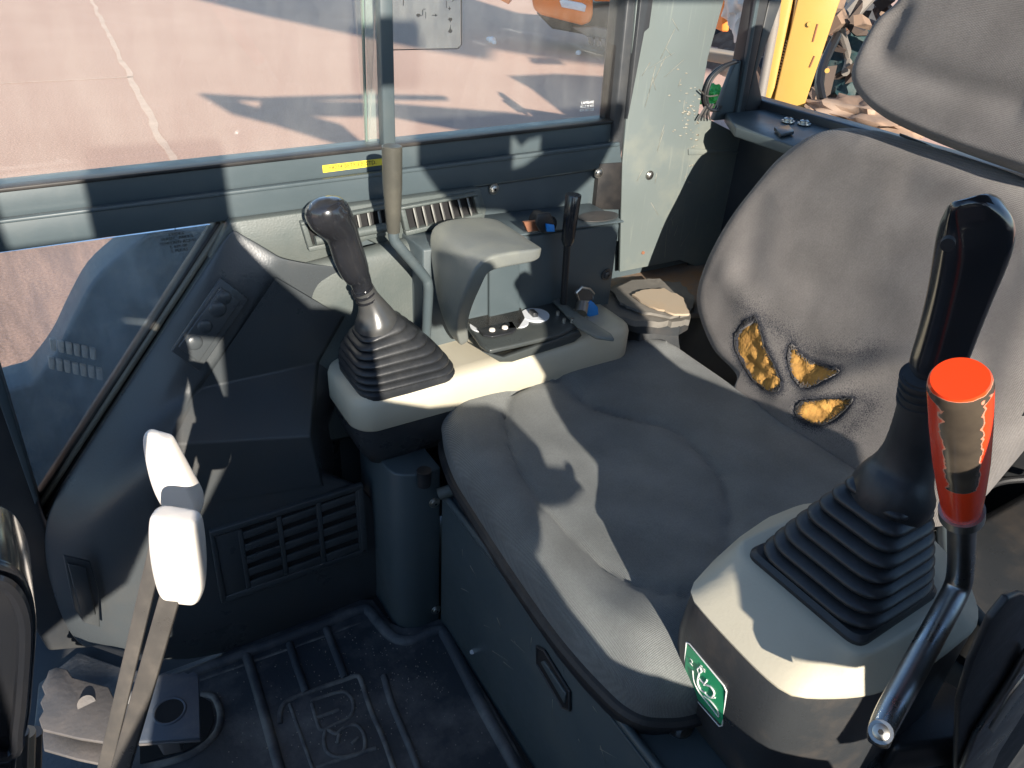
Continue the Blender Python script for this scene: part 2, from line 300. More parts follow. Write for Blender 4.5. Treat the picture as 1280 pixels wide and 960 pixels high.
def text(body, loc, size, xdir, ydir, parent, m='ink', name='lettering', ext=0.0002):
    c = bpy.data.curves.new(name, 'FONT'); c.body = body; c.size = size; c.extrude = ext; c.align_x = 'CENTER'; c.align_y = 'CENTER'; c.resolution_u = 2
    tmp = bpy.data.objects.new('t', c); COL.objects.link(tmp)
    me = bpy.data.meshes.new_from_object(tmp.evaluated_get(bpy.context.evaluated_depsgraph_get()))
    bpy.data.objects.remove(tmp)
    x = Vector(xdir).normalized(); y = Vector(ydir); y = (y-x*y.dot(x)).normalized(); z = x.cross(y)
    mm = Matrix((x, y, z)).transposed().to_4x4(); mm.translation = loc
    me.transform(mm); me.materials.clear(); me.materials.append(MT[m])
    o = bpy.data.objects.new(name, me); COL.objects.link(o)
    if parent: o.parent = parent; o.location = -parent.location if parent.type == 'EMPTY' else (0, 0, 0)
    return o
def structure(o): o['kind'] = 'structure'; return o
#=====================================================================  OUTSIDE
G = -0.85
structure(finish(box_bm(-150, 250, -150, 300, G-0.3, G), 'ground', 'ground'))
# pale sealed joints in the asphalt
MT['joint'] = mat('pale_joint_filler', (0.70, 0.50, 0.375), 0.8, dirt=0.6, dcol=(0.5, 0.35, 0.27), dscale=6)
def joint(p, q, wdt, n=60):
    a = qz(*p, G+0.004); b = qz(*q, G+0.004); d = (b-a).normalized(); s = V(-d.y, d.x, 0); bm = bmesh.new(); pr = None
    for i in range(n+1):
        c = a.lerp(b, i/n)+s*(noise.noise(V(i*.3, 0, 0))*wdt*0.6); ww = wdt*(0.55+0.5*random.random())
        cur = (bm.verts.new(c-s*ww/2), bm.verts.new(c+s*ww/2))
        if pr: bm.faces.new((pr[0], pr[1], cur[1], cur[0]))
        pr = cur
    return structure(finish(bm, 'pavement_joint', 'joint'))
joint((108, -12), (240, 250), 0.085); joint((-60, 107), (167, 96), 0.05)

# canopy added unseen to cast the shade on the far yard, and the machine's own boom
cz = 8.0
def back(p, z): return p - L*((z-p.z)/(-L.z)*-1)*-1 if False else p + L*((z-p.z)/L.z)
def backY(p, Y): return p + L*((Y-p.y)/L.y)
def build_blocker():
    t = thing('added_blocker', 'added high flat canopy roof on posts outside the view, shading the far yard', 'blocker')
    pts = [(232, -4), (330, 20), (470, 50), (560, 72), (612, 74), (560, 62), (640, 60), (700, 72), (790, 84), (900, 60), (880, -30), (500, -40), (330, -40)]
    pts = [(232, -4), (330, 20), (470, 50), (530, 62), (612, 75), (618, 62), (655, 68), (700, 76), (790, 86), (900, 90), (1000, 100), (1000, 52), (800, 40), (660, 22), (560, -10), (500, -40), (330, -40)]
    P = [back(qz(a, b, G), cz) for a, b in pts]
    finish(prism_bm(P, (0, 0, 0.3)), 'roof', 'darkcab', t)  # unseen slab, outline cut so its shade lands on the yard
    return t
build_blocker()
# shadows reach the ground from the raised boom of this machine (in front of the cab)
bt = thing('boom', 'raised digging boom with bucket in front of the cab', 'boom')
def bpoly(px, Y, dep, name):
    return finish(prism_bm([backY(qz(a, b, G), Y) for a, b in px], (0, dep, 0)), name, 'darkcab', bt)
bpoly([(250, 119), (330, 124), (470, 120), (560, 122), (560, 126), (440, 125), (340, 127), (290, 126), (325, 137), (400, 150), (430, 158), (462, 186), (425, 182), (345, 157), (290, 143)], 0.6, 0.12, 'bucket')
bpoly([(330, 128), (470, 130), (640, 143), (760, 160), (770, 215), (690, 200), (600, 168), (490, 147), (400, 146), (325, 143)], 0.62, 0.12, 'boom_arm')
bpoly([(640, 97), (700, 94), (790, 99), (800, 180), (760, 163), (715, 148), (668, 112)], 0.64, 0.12, 'dipper')
bpoly([(664, 73), (700, 75), (706, 81), (668, 80)], 0.64, 0.1, 'hose_guard')

# orange excavator parked beyond the yard
def orange_machine():
    D = 10.2
    base = qz(720, 70, G); n = (CAM-base); n.z = 0; n.normalize(); s = V(-n.y, n.x, 0)   # s: towards picture left? handled by pixels
    def P(x, y, back_=0): return qp(x, y, base - n*back_, n)
    t = thing('orange_excavator', 'orange excavator parked in the shade across the yard, seen through the side window', 'excavator', (base.x, base.y, G))
    body = [P(664, -60), (P(664, -4)), P(667, 12), P(676, 19), P(727, 32), P(738, 28), P(741, 18), P(741, -60)]
    finish(prism_bm(body, -n*1.6), 'counterweight', 'orange', t, bevel=0.05, seg=3)
    finish(prism_bm([P(742, 2, .1), P(800, 2, .1), P(800, -60, .1), P(742, -60, .1)], -n*1.5), 'side_cover', 'orange', t, bevel=0.03)
    l = finish(prism_bm([P(699, 1, -.02), P(702, 9, -.02), P(731, 15, -.02), P(733, 7, -.02), P(728, 4, -.02), P(704, -1, -.02)], -n*.06), 'lamp', 'lens', t, bevel=0.01)
    finish(prism_bm([P(670, 16, .3), P(690, 36, .3), P(745, 46, .3), P(800, 36, .3), P(800, 2, .3)], -n*1.2), 'undercarriage', 'darkcab', t, bevel=0.03)
    finish(prism_bm([P(715, 34, .1), P(745, 34, .1), P(788, 44, .1), P(788, 60, .1), P(770, 58, .1), P(735, 47, .1)], -n*.6), 'blade', 'track', t, bevel=0.02)
    for i in range(7):
        x = 735+i*8; finish(prism_bm([P(x, 46+i*1.2, -.1), P(x+6, 47+i*1.2, -.1), P(x+7, 57+i*2, -.1), P(x+1, 55+i*2, -.1)], -n*.5), 'track_shoe', 'track', t, bevel=0.01)
    finish(prism_bm([P(618, -60, .2), P(618, -4, .2), P(636, 6, .2), P(640, -8, .2), P(640, -60, .2)], -n*.5), 'counterweight_corner', 'orange', t, bevel=0.02)
    b = bmesh.new()
    for x, y, r in ((723, 68, .05), (615, 53, .07), (611, 51, .05), (618, 55, .04)):
        p = qz(x, y, G); bmesh.ops.create_icosphere(b, subdivisions=2, radius=r, matrix=Matrix.Translation(p+V(0, 0, r*.4)))
    return t, b
_, b = orange_machine()
tag(finish(b, 'rubbish', 'lens'), 'small pale scraps lying on the shaded yard in front of the orange excavator', 'scraps')

# yellow machine boom and scrap heap behind the rear right corner
def yellow():
    D = 2.6; P0 = CAM + V(math.sin(R(52)), math.cos(R(52)), 0)*D; n = V(-math.sin(R(52)), -math.cos(R(52)), 0)
    P = lambda x, y, d=0: qp(x, y, P0 - n*d, n)
    t = thing('yellow_boom', 'upright yellow machine boom with a slot and ram, outside the rear corner window', 'boom', (P0.x, P0.y, G))
    e = lambda x0, y0, x1, y1, y: (x0+(x1-x0)*(y-y0)/(y1-y0), y)
    # right broad plate
    A = [P(1011, -60), P(1072, -60), P(1048, 6), P(999, 151), P(964, 139)]
    finish(prism_bm(A, -n*.05), 'side_plate', 'yel', t, bevel=0.004)
    finish(prism_bm([P(1000, -60, .06), P(1016, -60, .06), P(970, 142, .06), P(957, 137, .06)], -n*.03), 'web_plate', 'yel', t, bevel=0.003)
    finish(prism_bm([P(984, -60, .0), P(1002, -60, .0), P(989, 10, 0), P(968, 110, 0), P(963, 124, 0), P(955, 125, .0)], -n*.05), 'inner_plate', 'yel', t, bevel=0.004)
    finish(prism_bm([P(1000, -60, .11), P(1014, -60, .11), P(975, 128, .11), P(955, 125, .11)], -n*.04), 'slot_back', 'darkcab', t)
    q = [P(1000, -20, .035), P(989, 50, .035)]; finish(tube_bm(q, .012, 12), 'ram_rod', 'chrome', t)
    bm = bmesh.new()
    for i in range(16):
        a = P(987-i*1.15, 51+i*3.6, .03); tube_bm([a, P(987-i*1.15-.9, 51+i*3.6+2.2, .03)], .015, 10, bm)
    finish(bm, 'spring', 'track', t)
    finish(prism_bm([P(984, 134, -.01), P(998, 137, -.01), P(996, 142, -.01), P(982, 140, -.01)], -n*.02), 'tab', 'yel', t, bevel=.002)
    finish(tube_bm([P(975, -60, .0), P(968, 30, 0), P(950, 128, 0)], .014, 12), 'grey_tube', 'track', t)
    for x, y in ((1012, 30), (1034, 88)):
        b_ = P(x, y, -.002); finish(tube_bm([b_, b_-n*-.006], .007, 12), 'bolt', 'yel', t)
    for a_, b_ in (((1022, 30), (1016, 52)), ((1012, 84), (1018, 70))): finish(tube_bm([P(*a_, -.001), P(*b_, -.001)], .0025, 6), 'scrape', 'rust', t)
    return P, n
YP, YN = yellow()

def heap(name, cx, cy, rx, ry, h, m, label, cat, seed, z0=G, kind=None, res=40):
    bm = bmesh.new(); g = []
    for i in range(res+1):
        row = []
        for j in range(res+1):
            u = -1+2*i/res; v = -1+2*j/res; rr = max(0, 1-(u*u+v*v)); x = cx+u*rx; y = cy+v*ry
            z = z0-0.02 + h*rr**0.7*(0.75+0.6*noise.noise(V(x*2.2+seed, y*2.2, 0))) + 0.10*h*noise.noise(V(x*9, y*9, seed))*(rr > 0)
            row.append(bm.verts.new((x, y, z)))
        g.append(row)
    for i in range(res):
        for j in range(res): bm.faces.new((g[i][j], g[i+1][j], g[i+1][j+1], g[i][j+1]))
    o = finish(bm, name, m, sharp=70); o['label'] = label; o['category'] = cat
    if kind: o['kind'] = kind
    return o
c0 = qz(1060, 110, G)
MT['soil'] = mat('brown_scrap_soil', (0.13, 0.08, 0.055), 0.95, dirt=0.9, dcol=(0.24, 0.18, 0.13), dscale=5, bump=1.0, bscale=25)
heap('scrap_heap', c0.x+1.2, c0.y+.6, 2.6, 2.6, .9, 'soil', 'brown heap of earth and scrap behind the yellow boom', 'heap', 3)
heap('sack', qz(1040, 125, -.2).x, qz(1040, 125, -.2).y, .5, .5, .45, 'card', 'crumpled brown sack at the foot of the yellow boom', 'sack', 9, z0=-.55)
def crumple(px, py, d, sx, sz, m, name, label, cat, seed):
    c = CAM + ray(px, py).normalized()*d; bm = bmesh.new()
    bmesh.ops.create_icosphere(bm, subdivisions=4, radius=1)
    for v in bm.verts:
        k = 1+0.55*noise.noise(v.co*2.1+V(seed, 0, 0))+0.25*noise.noise(v.co*6+V(seed, 0, 0)); v.co = V(v.co.x*sx, v.co.y*sx, v.co.z*sz)*k + c
    return tag(finish(bm, name, m, sharp=60), label, cat)
crumple(1075, 95, 3.3, .12, .12, 'teal', 'tarp', 'crumpled dark teal tarpaulin on the scrap behind the headrest', 'tarpaulin', 2)
crumple(1058, 146, 2.7, .06, .025, 'leafgreen', 'green_scrap', 'bright green plastic scrap showing above the backrest', 'scrap', 5)
crumple(1090, 150, 2.6, .16, .05, 'card', 'cardboard', 'flattened brown cardboard lying just above the backrest', 'cardboard', 8)
crumple(893, 122, 4.2, .07, .05, 'leafgreen', 'green_bag', 'small bright green bag seen behind the wire loop', 'bag', 12)
crumple(932, 10, 4.5, .09, .14, 'white', 'white_float', 'pale rounded bottle seen through the narrow window beside the pillar', 'bottle', 1)
rust = tag(finish(prism_bm([YP(1010, 70, .9), YP(1120, 95, .9), YP(1120, 40, .9), YP(1050, 30, .9)], -YN*.3), 'steel_beam', 'rust', bevel=.01), 'rust brown steel beam lying on the heap beside the yellow boom', 'steel beam')
for i in range(14):
    x = 1040+random.random()*60; y = random.random()*70; d = 3+random.random()
    a = CAM+ray(x, y).normalized()*d; bb = a+V(random.uniform(-.25, .25), random.uniform(-.25, .25), random.uniform(-.18, .18)); cc = bb+V(random.uniform(-.15, .15), random.uniform(-.2, .2), random.uniform(-.15, .15))
    k = i % 3
    tag(finish(tube_bm(smoothpts([a, bb, cc], 5), .012+.02*random.random(), 8), ['hose', 'steel_bar', 'rusty_pipe'][k], ['hose', 'track', 'rust'][k]),
        ['black hose twisted in the tangle of scrap beyond the headrest', 'pale metal bar in the tangle of scrap beyond the headrest', 'rusty pipe in the tangle of scrap beyond the headrest'][k], ['hose', 'bar', 'pipe'][k], 'scrap tangle beyond the headrest')
bm = bmesh.new()
for i in range(170):
    x = 1000+random.random()*190; y = -20+random.random()*175; d = 3.0+random.random()*1.6
    c = CAM+ray(x, y).normalized()*d
    if c.z < G: c.z = G+.05
    q = Matrix.Translation(c)@Matrix.Rotation(random.random()*6, 4, 'X')@Matrix.Rotation(random.random()*6, 4, 'Z')@Matrix.Diagonal((random.uniform(.02, .11), random.uniform(.01, .05), random.uniform(.01, .06), 1))
    r_ = bmesh.ops.create_cube(bm, size=1, matrix=q)
    for v in r_['verts']: v.co += V(random.uniform(-.015, .015), random.uniform(-.015, .015), random.uniform(-.015, .015))
MT['scrap'] = mat('mixed_scrap', (0.07, 0.05, 0.04), 0.8, dirt=1.0, dcol=(0.24, 0.16, 0.11), dscale=3.2, thr=(.5, .56))
o = finish(bm, 'scrap_pieces', 'scrap', sharp=20, kind='stuff'); o['label'] = 'dense tangle of broken scrap filling the rear window behind the headrest'; o['category'] = 'scrap'
# behind the narrow window: timber, orange post, dark wall
fw = lambda x, y, d: CAM+ray(x, y).normalized()*d
tag(finish(prism_bm([fw(870, 62, 6), fw(990, 82, 6), fw(990, 96, 6), fw(870, 74, 6)], (.1, .4, 0)), 'timber', 'board', bevel=.01), 'pale timber lying across the view in the narrow rear side window', 'timber')
tag(finish(prism_bm([fw(907, -40, 5.6), fw(919, -40, 5.6), fw(911, 40, 5.6), fw(902, 40, 5.6)], (.1, .2, 0)), 'orange_post', 'orange', bevel=.01), 'orange upright post in the narrow rear side window', 'post')
tag(finish(prism_bm([fw(919, -30, 5.4), fw(932, -30, 5.4), fw(928, 21, 5.4), fw(916, 21, 5.4)], (.1, .1, 0)), 'white_board', 'white', bevel=.01), 'white board hanging beside the orange post', 'board')
p = qz(930, 60, G); 
tag(finish(box_bm(p.x-1, p.x+6, p.y+1.5, p.y+2, G, 3), 'shed_wall', 'darkcab'), 'dark shed wall far behind the narrow rear side window', 'wall')
heap('dirt_bank', p.x+1.6, p.y+.2, 2.2, 1.2, .5, 'soil', 'low brown dirt bank behind the narrow rear side window', 'bank', 17)
#=====================================================================  CAB SHELL
cab = thing('excavator_cab', 'grey green painted steel cab shell with side windows, pillars and sill round the driving seat', 'cab')
def cp(bm, name, m, bevel=.003, label=None, seg=2): return finish(bm, name, m, cab, bevel=bevel, label=label, seg=seg)
WY = 1.12
# floor under everything
structure(finish(box_bm(-.42, 1.45, -.1, 1.3, -.05, -.012), 'cab_floor', 'darkcab'))
# side wall: sill rail in two steps
cp(ypoly([(-60, 284), (0, 277), (775, 180), (778, 207), (0, 316), (-60, 324)], WY, .05), 'sill_lower_step', 'cab', .002)
cp(ypoly([(-60, 245), (0, 237), (772, 151), (775, 182), (0, 279), (-60, 286)], WY+.014, .05), 'sill_upper_step', 'cab', .002)
cp(ypoly([(-60, 244), (0, 236), (772, 150), (772, 154), (0, 241), (-60, 249)], WY+.008, .02), 'glazing_bead', 'seal', .001)
cp(prism_bm([qy(-60, 283, WY-.004), qy(775, 178, WY-.004), qy(775, 183, WY-.004), qy(-60, 288, WY-.004)], (0, .012, 0)), 'sill_ridge', 'cab', .0015)
cp(ypoly([(286, 280), (780, 208), (778, 300), (600, 345), (350, 420), (300, 400)], WY+.01, .02), 'inner_wall', 'cab', .001)
cp(box_bm(.25, 1.42, 1.142, 1.150, 0, .735), 'side_skin', 'cab', 0)
# sliding panes
cp(ypoly([(-80, -150), (480, -200), (461, 195), (-60, 250)], WY+.055, .004), 'window_pane', 'glass', 0)
cp(ypoly([(451, -60), (453.5, -60), (460, 189), (458, 190)], WY+.053, .006), 'pane_edge', 'glassedge', 0)
cp(ypoly([(455, -60), (474, -60), (481, 187), (461, 189)], WY+.050, .001), 'pane_edge_strip', 'glass3', 0)
cp(ypoly([(440, -60), (790, -120), (775, 160), (458, 193)], WY+.028, .004), 'window_pane', 'glass', 0)
cp(ypoly([(473, -60), (490, -60), (495, 186), (480, 187)], WY+.005, .02), 'window_stile', 'cab', .002)
cp(ypoly([(794, -160), (806, -160), (768, 160), (760, 160)], WY+.02, .03), 'pane_seal', 'seal', .002)
cp(ypoly([(800, -160), (830, -160), (806, 40), (775, 205), (764, 205), (768, 158)], WY+.004, .05), 'window_post', 'darkcab', .004)
cp(ypoly([(818, -160), (838, -160), (812, 35), (806, 40), (785, 150)], WY-.008, .02), 'post_flange', 'darkcab', .002)
cp(ypoly([(750, 205), (778, 203), (776, 262), (744, 262)], WY-.002, .02), 'recess_strip', 'seal', .001)
# decal on pane
dc = thing('pane_decal', 'clear rectangular operating sticker with small black arrows on the side window', 'sticker')
def decal_rect(p, Y, t, parent, name, m='ink'):
    finish(ypoly(p, Y, .0006), name, m, parent)
for seg in ([(486, 62), (572, 60), (572, 61.2), (486, 63.2)], [(576, -40), (577.3, -40), (577.5, 56), (576.3, 56)], [(572, 60), (576.3, 56), (577.5, 56), (573, 61.3)]):
    decal_rect(seg, WY+.0265, 0, dc, 'outline')
finish(ypoly([(487, -40), (576, -40), (576, 56), (572, 60), (487, 62)], WY+.0272, .0004), 'film', MT['clear'], dc)
def arrow(x0, y0, x1, y1):
    a = Vector((x1-x0, y1-y0)); l = a.length; a.normalize(); s = Vector((-a.y, a.x)); p = Vector((x0, y0)); bm = bmesh.new()
    def pp(u, v): w_ = p+a*u+s*v; return (w_.x, w_.y)
    ypoly([pp(0, -.4), pp(l, -.4), pp(l, .4), pp(0, .4)], WY+.0262, .0004, bm=bm)
    finish(ypoly([pp(l-1, -1.6), pp(l+2, 0), pp(l-1, 1.6)], WY+.026, .0004, bm=bm), 'arrow', 'ink', dc)
for a in ((540, 19, 545, 19), (563, 28, 563, 25), (563, 34, 563, 37), (528, 19, 524, 19), (565, 2, 569, -2), (562, 8, 562, 11)): arrow(*a)
for x, y, r in ((523, 19, 2.6), (563, 24, 2.6), (563, 39, 2.6)):
    c = [(x+r*math.cos(R(k*45)), y+r*.8*math.sin(R(k*45))) for k in range(8)]; finish(ypoly(c, WY+.0262, .0004), 'mark', 'ink', dc)
for x, y, w_, h_ in ((528, 12, .9, 7), (532, 15, .6, 8), (558, 1, .6, 9), (504, -2, .8, 9), (529, 11, 3, .6), (563, 31, .5, 6)):
    finish(ypoly([(x, y), (x+w_, y), (x+w_, y+h_), (x, y+h_)], WY+.0262, .0004), 'line', 'ink', dc)
# makers' etchings on the glass
X_, Z_ = V(1, 0, 0), V(0, 0, 1)
text('LAMISAFE\nAS-2 M 401\n43R-001128', qy(734, 133, WY+.0255), .0065, X_, Z_, cab, 'white_ink', 'glass_etching')
# yellow label
yl = finish(ypoly([(403, 207), (479, 198), (480, 206), (404, 216)], WY+.0125, .0012), 'warning_label', 'yellow'); tag(yl, 'narrow yellow adhesive strip with black lettering on the window sill', 'label')
text('+8034 BETRIEBSSTD.', qy(441, 206.5, WY+.012), .0088, qy(480, 202, WY)-qy(403, 211.5, WY), Z_, yl, 'ink')
# lower front side pane
cp(ypoly([(-60, 324), (0, 316), (276, 279), (48, 640), (0, 470), (-60, 300)], WY+.03, .004), 'lower_window_pane', 'glass2', 0)
text('E\nKRIDEX\nVERSEC. PART 1\nTEMPERED AS2-43\nE 43R-00\nS. PEKAS', qy(222, 300, WY+.0285), .0064, X_, Z_, cab, 'ink', 'glass_etching')
# diagonal bars
def dbar(p, w0, Y, dep, name, m, bev=.002):
    (x0, y0), (x1, y1) = p; return cp(ypoly([(x0, y0), (x0+w0, y0), (x1+w0*.8, y1), (x1, y1)], Y, dep), name, m, bev)
dbar([(271, 279), (41, 634)], 9, WY+.012, .03, 'window_seal', 'seal')
dbar([(279, 279), (47, 634)], 8, WY+.004, .03, 'pillar_trim', 'trim')
dbar([(286, 279), (50, 640)], 7, WY+.010, .03, 'window_seal', 'seal')
dbar([(292, 277), (52, 652)], 9, WY-.004, .03, 'pillar_trim', 'dash')
# front corner pillar
cp(ypoly([(-70, 230), (-22, 380), (0, 468), (46, 622), (58, 660), (118, 810), (60, 815), (-70, 600)], WY-.03, .06), 'front_pillar', 'darkcab', .006)
cp(ypoly([(-8, 440), (2, 470), (48, 625), (44, 632), (-6, 490)], WY-.036, .02), 'pillar_seal', 'cab', .002)
# rear right pillar sheet
cp(ypoly([(810, -160), (925, -160), (905, 0), (885, 72), (873, 142), (915, 164), (945, 176), (935, 190), (925, 200), (1010, 230), (900, 345), (850, 325), (775, 340), (778, 206)], WY, .006), 'pillar_sheet', 'pillar', .001)
cp(ypoly([(862, 195), (1060, 160), (1060, 330), (860, 420)], WY-.012+.02, .004), 'rear_wall', 'cab', 0)
cp(ypoly([(861, 186), (924, 189), (924, 192), (861, 194)], WY-.003, .004), 'weld_lip', 'pillar', .001)
for x, y in ((812, 219),): screw(qy(x, y, WY-.001), (0, -1, 0), .0065, cab)
screw(qy(748, 216, WY-.001), (0, -1, 0), .007, cab); screw(qy(617, 236, WY+.008), (0, -1, 0), .007, cab)
finish(tube_bm([qy(804, 316, WY-.001), qy(804, 316, WY-.003)], .0035, 12), 'drilled_hole', 'rust', cab)
random.seed(11)
MT['chip'] = mat('bare_chipped_metal', (0.30, 0.29, 0.24), 0.5, metal=.3, dirt=.5, dcol=(0.22, 0.13, 0.07), dscale=60)
bm = bmesh.new()
for i in range(70):
    x = random.gauss(866, 9); y = random.gauss(150, 26)
    if x > 876: continue
    n_ = random.randint(5, 7); r_ = random.uniform(.6, 2.4)
    ypoly([(x+r_*random.uniform(.5, 1.3)*math.cos(6.283*k_/n_), y+.6*r_*random.uniform(.5, 1.3)*math.sin(6.283*k_/n_)) for k_ in range(n_)], WY-.0006, .0004, bm=bm)
for i in range(26):
    x = random.uniform(800, 868); y = random.uniform(10, 300); a_ = random.gauss(1.35, .35); l_ = random.uniform(6, 42)
    ypoly([(x, y), (x+.5, y), (x+.4+l_*math.cos(a_)*-1, y+l_*math.sin(a_)), (x+l_*math.cos(a_)*-1, y+l_*math.sin(a_))], WY-.0005, .0003, bm=bm)
cs_ = finish(bm, 'paint_chips', 'chip', cab, sharp=180, kind='stuff')
# rear corner posts, gussets and shelf
cp(ypoly([(950, -160), (984, -160), (961, 0), (929, 152), (915, 149), (944, 0)], WY, .03), 'corner_post', 'darkcab', .003)
cp(ypoly([(960, -160), (968, -160), (950, 0), (924, 148), (920, 148), (946, 0)], WY-.006, .008), 'post_seam', 'cab', .001)
cp(ypoly([(962, 0), (978, 0), (946, 90), (956, 140), (953, 155), (928, 150)], WY+.01, .012), 'gusset', 'darkcab', .002)
cp(ypoly([(921, 75), (927, 76), (917, 149), (892, 151)], WY+.001, .012), 'gusset', 'cab', .002)
cp(prism_bm([V(1.12, .25, .812), V(1.12, 1.02, .812), V(1.19, 1.118, .812), V(1.30, 1.118, .812), V(1.30, .25, .812)], (0, 0, .018)), 'rear_shelf', 'cab', .003)
cp(box_bm(1.30, 1.34, .1, 1.2, .4, .845), 'rear_sill', 'darkcab', .004)
cp(box_bm(1.25, 1.26, .1, 1.13, .0, .80), 'rear_panel', 'darkcab', .002)
for x, y in ((985, 152), (1005, 155)): screw(qz(x, y, .832), (0, 0, 1), .009, cab, 'bolt')
cp(zpoly([(967, 163), (985, 160), (992, 168), (975, 172)], .832, .006), 'bracket', 'darkcab', .001)
uc = thing('undercarriage', 'dark track frame and slew deck carrying the cab below its floor', 'undercarriage', (.5, .4, G))
finish(box_bm(-.75, 2.2, -.35, 1.13, -.62, -.06), 'deck', 'darkcab', uc, bevel=.05, seg=4)
for y0, y1 in ((-.55, -.12), (.95, 1.38)): finish(box_bm(-1.1, 2.0, y0, y1, G, -.38), 'track', 'track', uc, bevel=.18, seg=5)
tag(finish(box_bm(-9, 9, -3.3, -3.0, G, 1.12), 'added_shade_wall', 'darkcab', bevel=.02), 'added dark low wall cutting the warm ground bounce, behind the photographer on the near side of the cab, out of view', 'wall')  # added unseen wall: shades the near ground and cuts its warm bounce
hd = thing('pane_reflection', 'added blue grey hood with pale louvres outside the lower left pane', 'reflection')  # added solid parts imitating the dark and pale reflections in the lower pane
hpx_ = [(190, 290), (160, 312), (118, 350), (92, 395), (70, 440), (40, 480), (-30, 500), (-40, 700), (200, 700), (330, 300), (300, 287)]
MT['reflection'] = mat('dusty_blue_grey_reflection', (0.10, 0.135, 0.17), 0.45, dirt=0.7, dcol=(0.28, 0.30, 0.30), dscale=14, thr=(.45, .7))
finish(prism_bm(smoothpts([qy(a, b, 1.42) for a, b in hpx_[:6]], 4)+[qy(a, b, 1.42) for a, b in hpx_[6:]], (0, .10, 0)), 'dark_reflection', 'reflection', hd, bevel=.02, seg=4)
MT['pale'] = mat('pale_reflection_tone', (0.6, 0.54, 0.46), 0.5, dirt=0.6, dcol=(0.2, 0.2, 0.2), dscale=14)
for (x0, y0), n_ in (((62, 425), 6), ((60, 448), 7)):
    for k_ in range(n_):
        x = x0+k_*10; y = y0+k_*2.2
        finish(ypoly([(x, y), (x+8, y+1.6), (x+8.5, y+15), (x+1.5, y+13.5)], 1.408, .012), 'pale_reflection', 'pale', hd, bevel=.002)
# near side: added unseen panels whose gaps shape the patches of sun (behind the photographer)
near = thing('near_blockers', 'added panels on the near side of the cab, cut to shape the sunlight, out of view behind the camera', 'shade panels')
def npoly(p, Y=-.12, d=.03, name='blocker_panel', m='darkcab'):
    # points are (x, z) on the plane Y=0 measured along the sun, moved to the panel plane
    return finish(prism_bm([backY(V(a, 0, b), Y) for a, b in p], (0, d, 0)), name, m, near, bevel=0)
NP = npoly
NP([(-.8, -.3), (-.8, 1.275), (-.345, 1.275), (-.34, 1.15), (-.235, 1.15), (-.235, 1.02), (-.16, .99), (-.175, .80), (-.29, .60), (-.45, .50), (-.45, .40), (-.34, .38), (-.34, -.3)])
NP([(-.235, 1.275), (-.235, 1.03), (-.09, .98), (-.10, .78), (-.22, .58), (-.25, .40), (-.33, .3), (-.33, -.3), (.56, -.3), (.56, .40), (.50, .50), (.42, .54), (.37, .565), (.33, .575), (.30, .62), (.285, .66), (.312, .691), (.36, .690), (.395, .696), (.39, .706), (.355, .714), (.362, .74), (.345, .767), (.32, .782), (.22, .80), (.135, .84), (.125, .965), (.09, .985), (.05, .994), (-.01, 1.07), (-.05, 1.13), (-.06, 1.17), (-.06, 1.275)])
NP([(.25, 1.275), (.25, 1.20), (.30, 1.13), (.42, 1.11), (.42, 1.275)], name='upper_blocker')
NP([(.4201, 1.275), (.4201, 1.245), (.44, 1.225), (.455, 1.235), (.487, 1.24), (.487, 1.275)], name='upper_blocker')
NP([(.4201, 1.175), (.4201, 1.10), (.44, .97), (.46, .905), (.41, .85), (.44, .80), (.43, .76), (.43, .73), (.445, .70), (.43, .67), (.44, .655), (.50, .65), (.505, .60), (.495, .54), (.56, .52), (.56, .3), (.84, .3), (.84, .68), (.71, .76), (.67, .84), (.66, .9), (.65, 1.0), (.61, 1.05), (.53, 1.06), (.515, 1.09), (.605, 1.155), (.65, 1.24), (.655, 1.275), (.4871, 1.275), (.4871, 1.2), (.45, 1.18)], name='side_blocker')
NP([(.243, .93), (.305, .93), (.315, 1.035), (.25, 1.06)], name='stem_blocker')
NP([(.15, 1.42), (.15, 1.335), (.2499, 1.335), (.2499, 1.42)], name='upper_blocker')
cp(box_bm(.42, 1.36, -.14, .72, 1.50, 1.54), 'roof', 'headliner', 0)
#=====================================================================  DASH / COWL
dash = thing('side_dash', 'grey plastic dash panel under the side window with two louvred air vents', 'dash panel')
finish(ypoly([(288, 278), (600, 236), (608, 262), (600, 300), (560, 345), (460, 300), (352, 345), (262, 325)], 1.10, .02), 'upper_panel', 'dash', dash, bevel=.002)
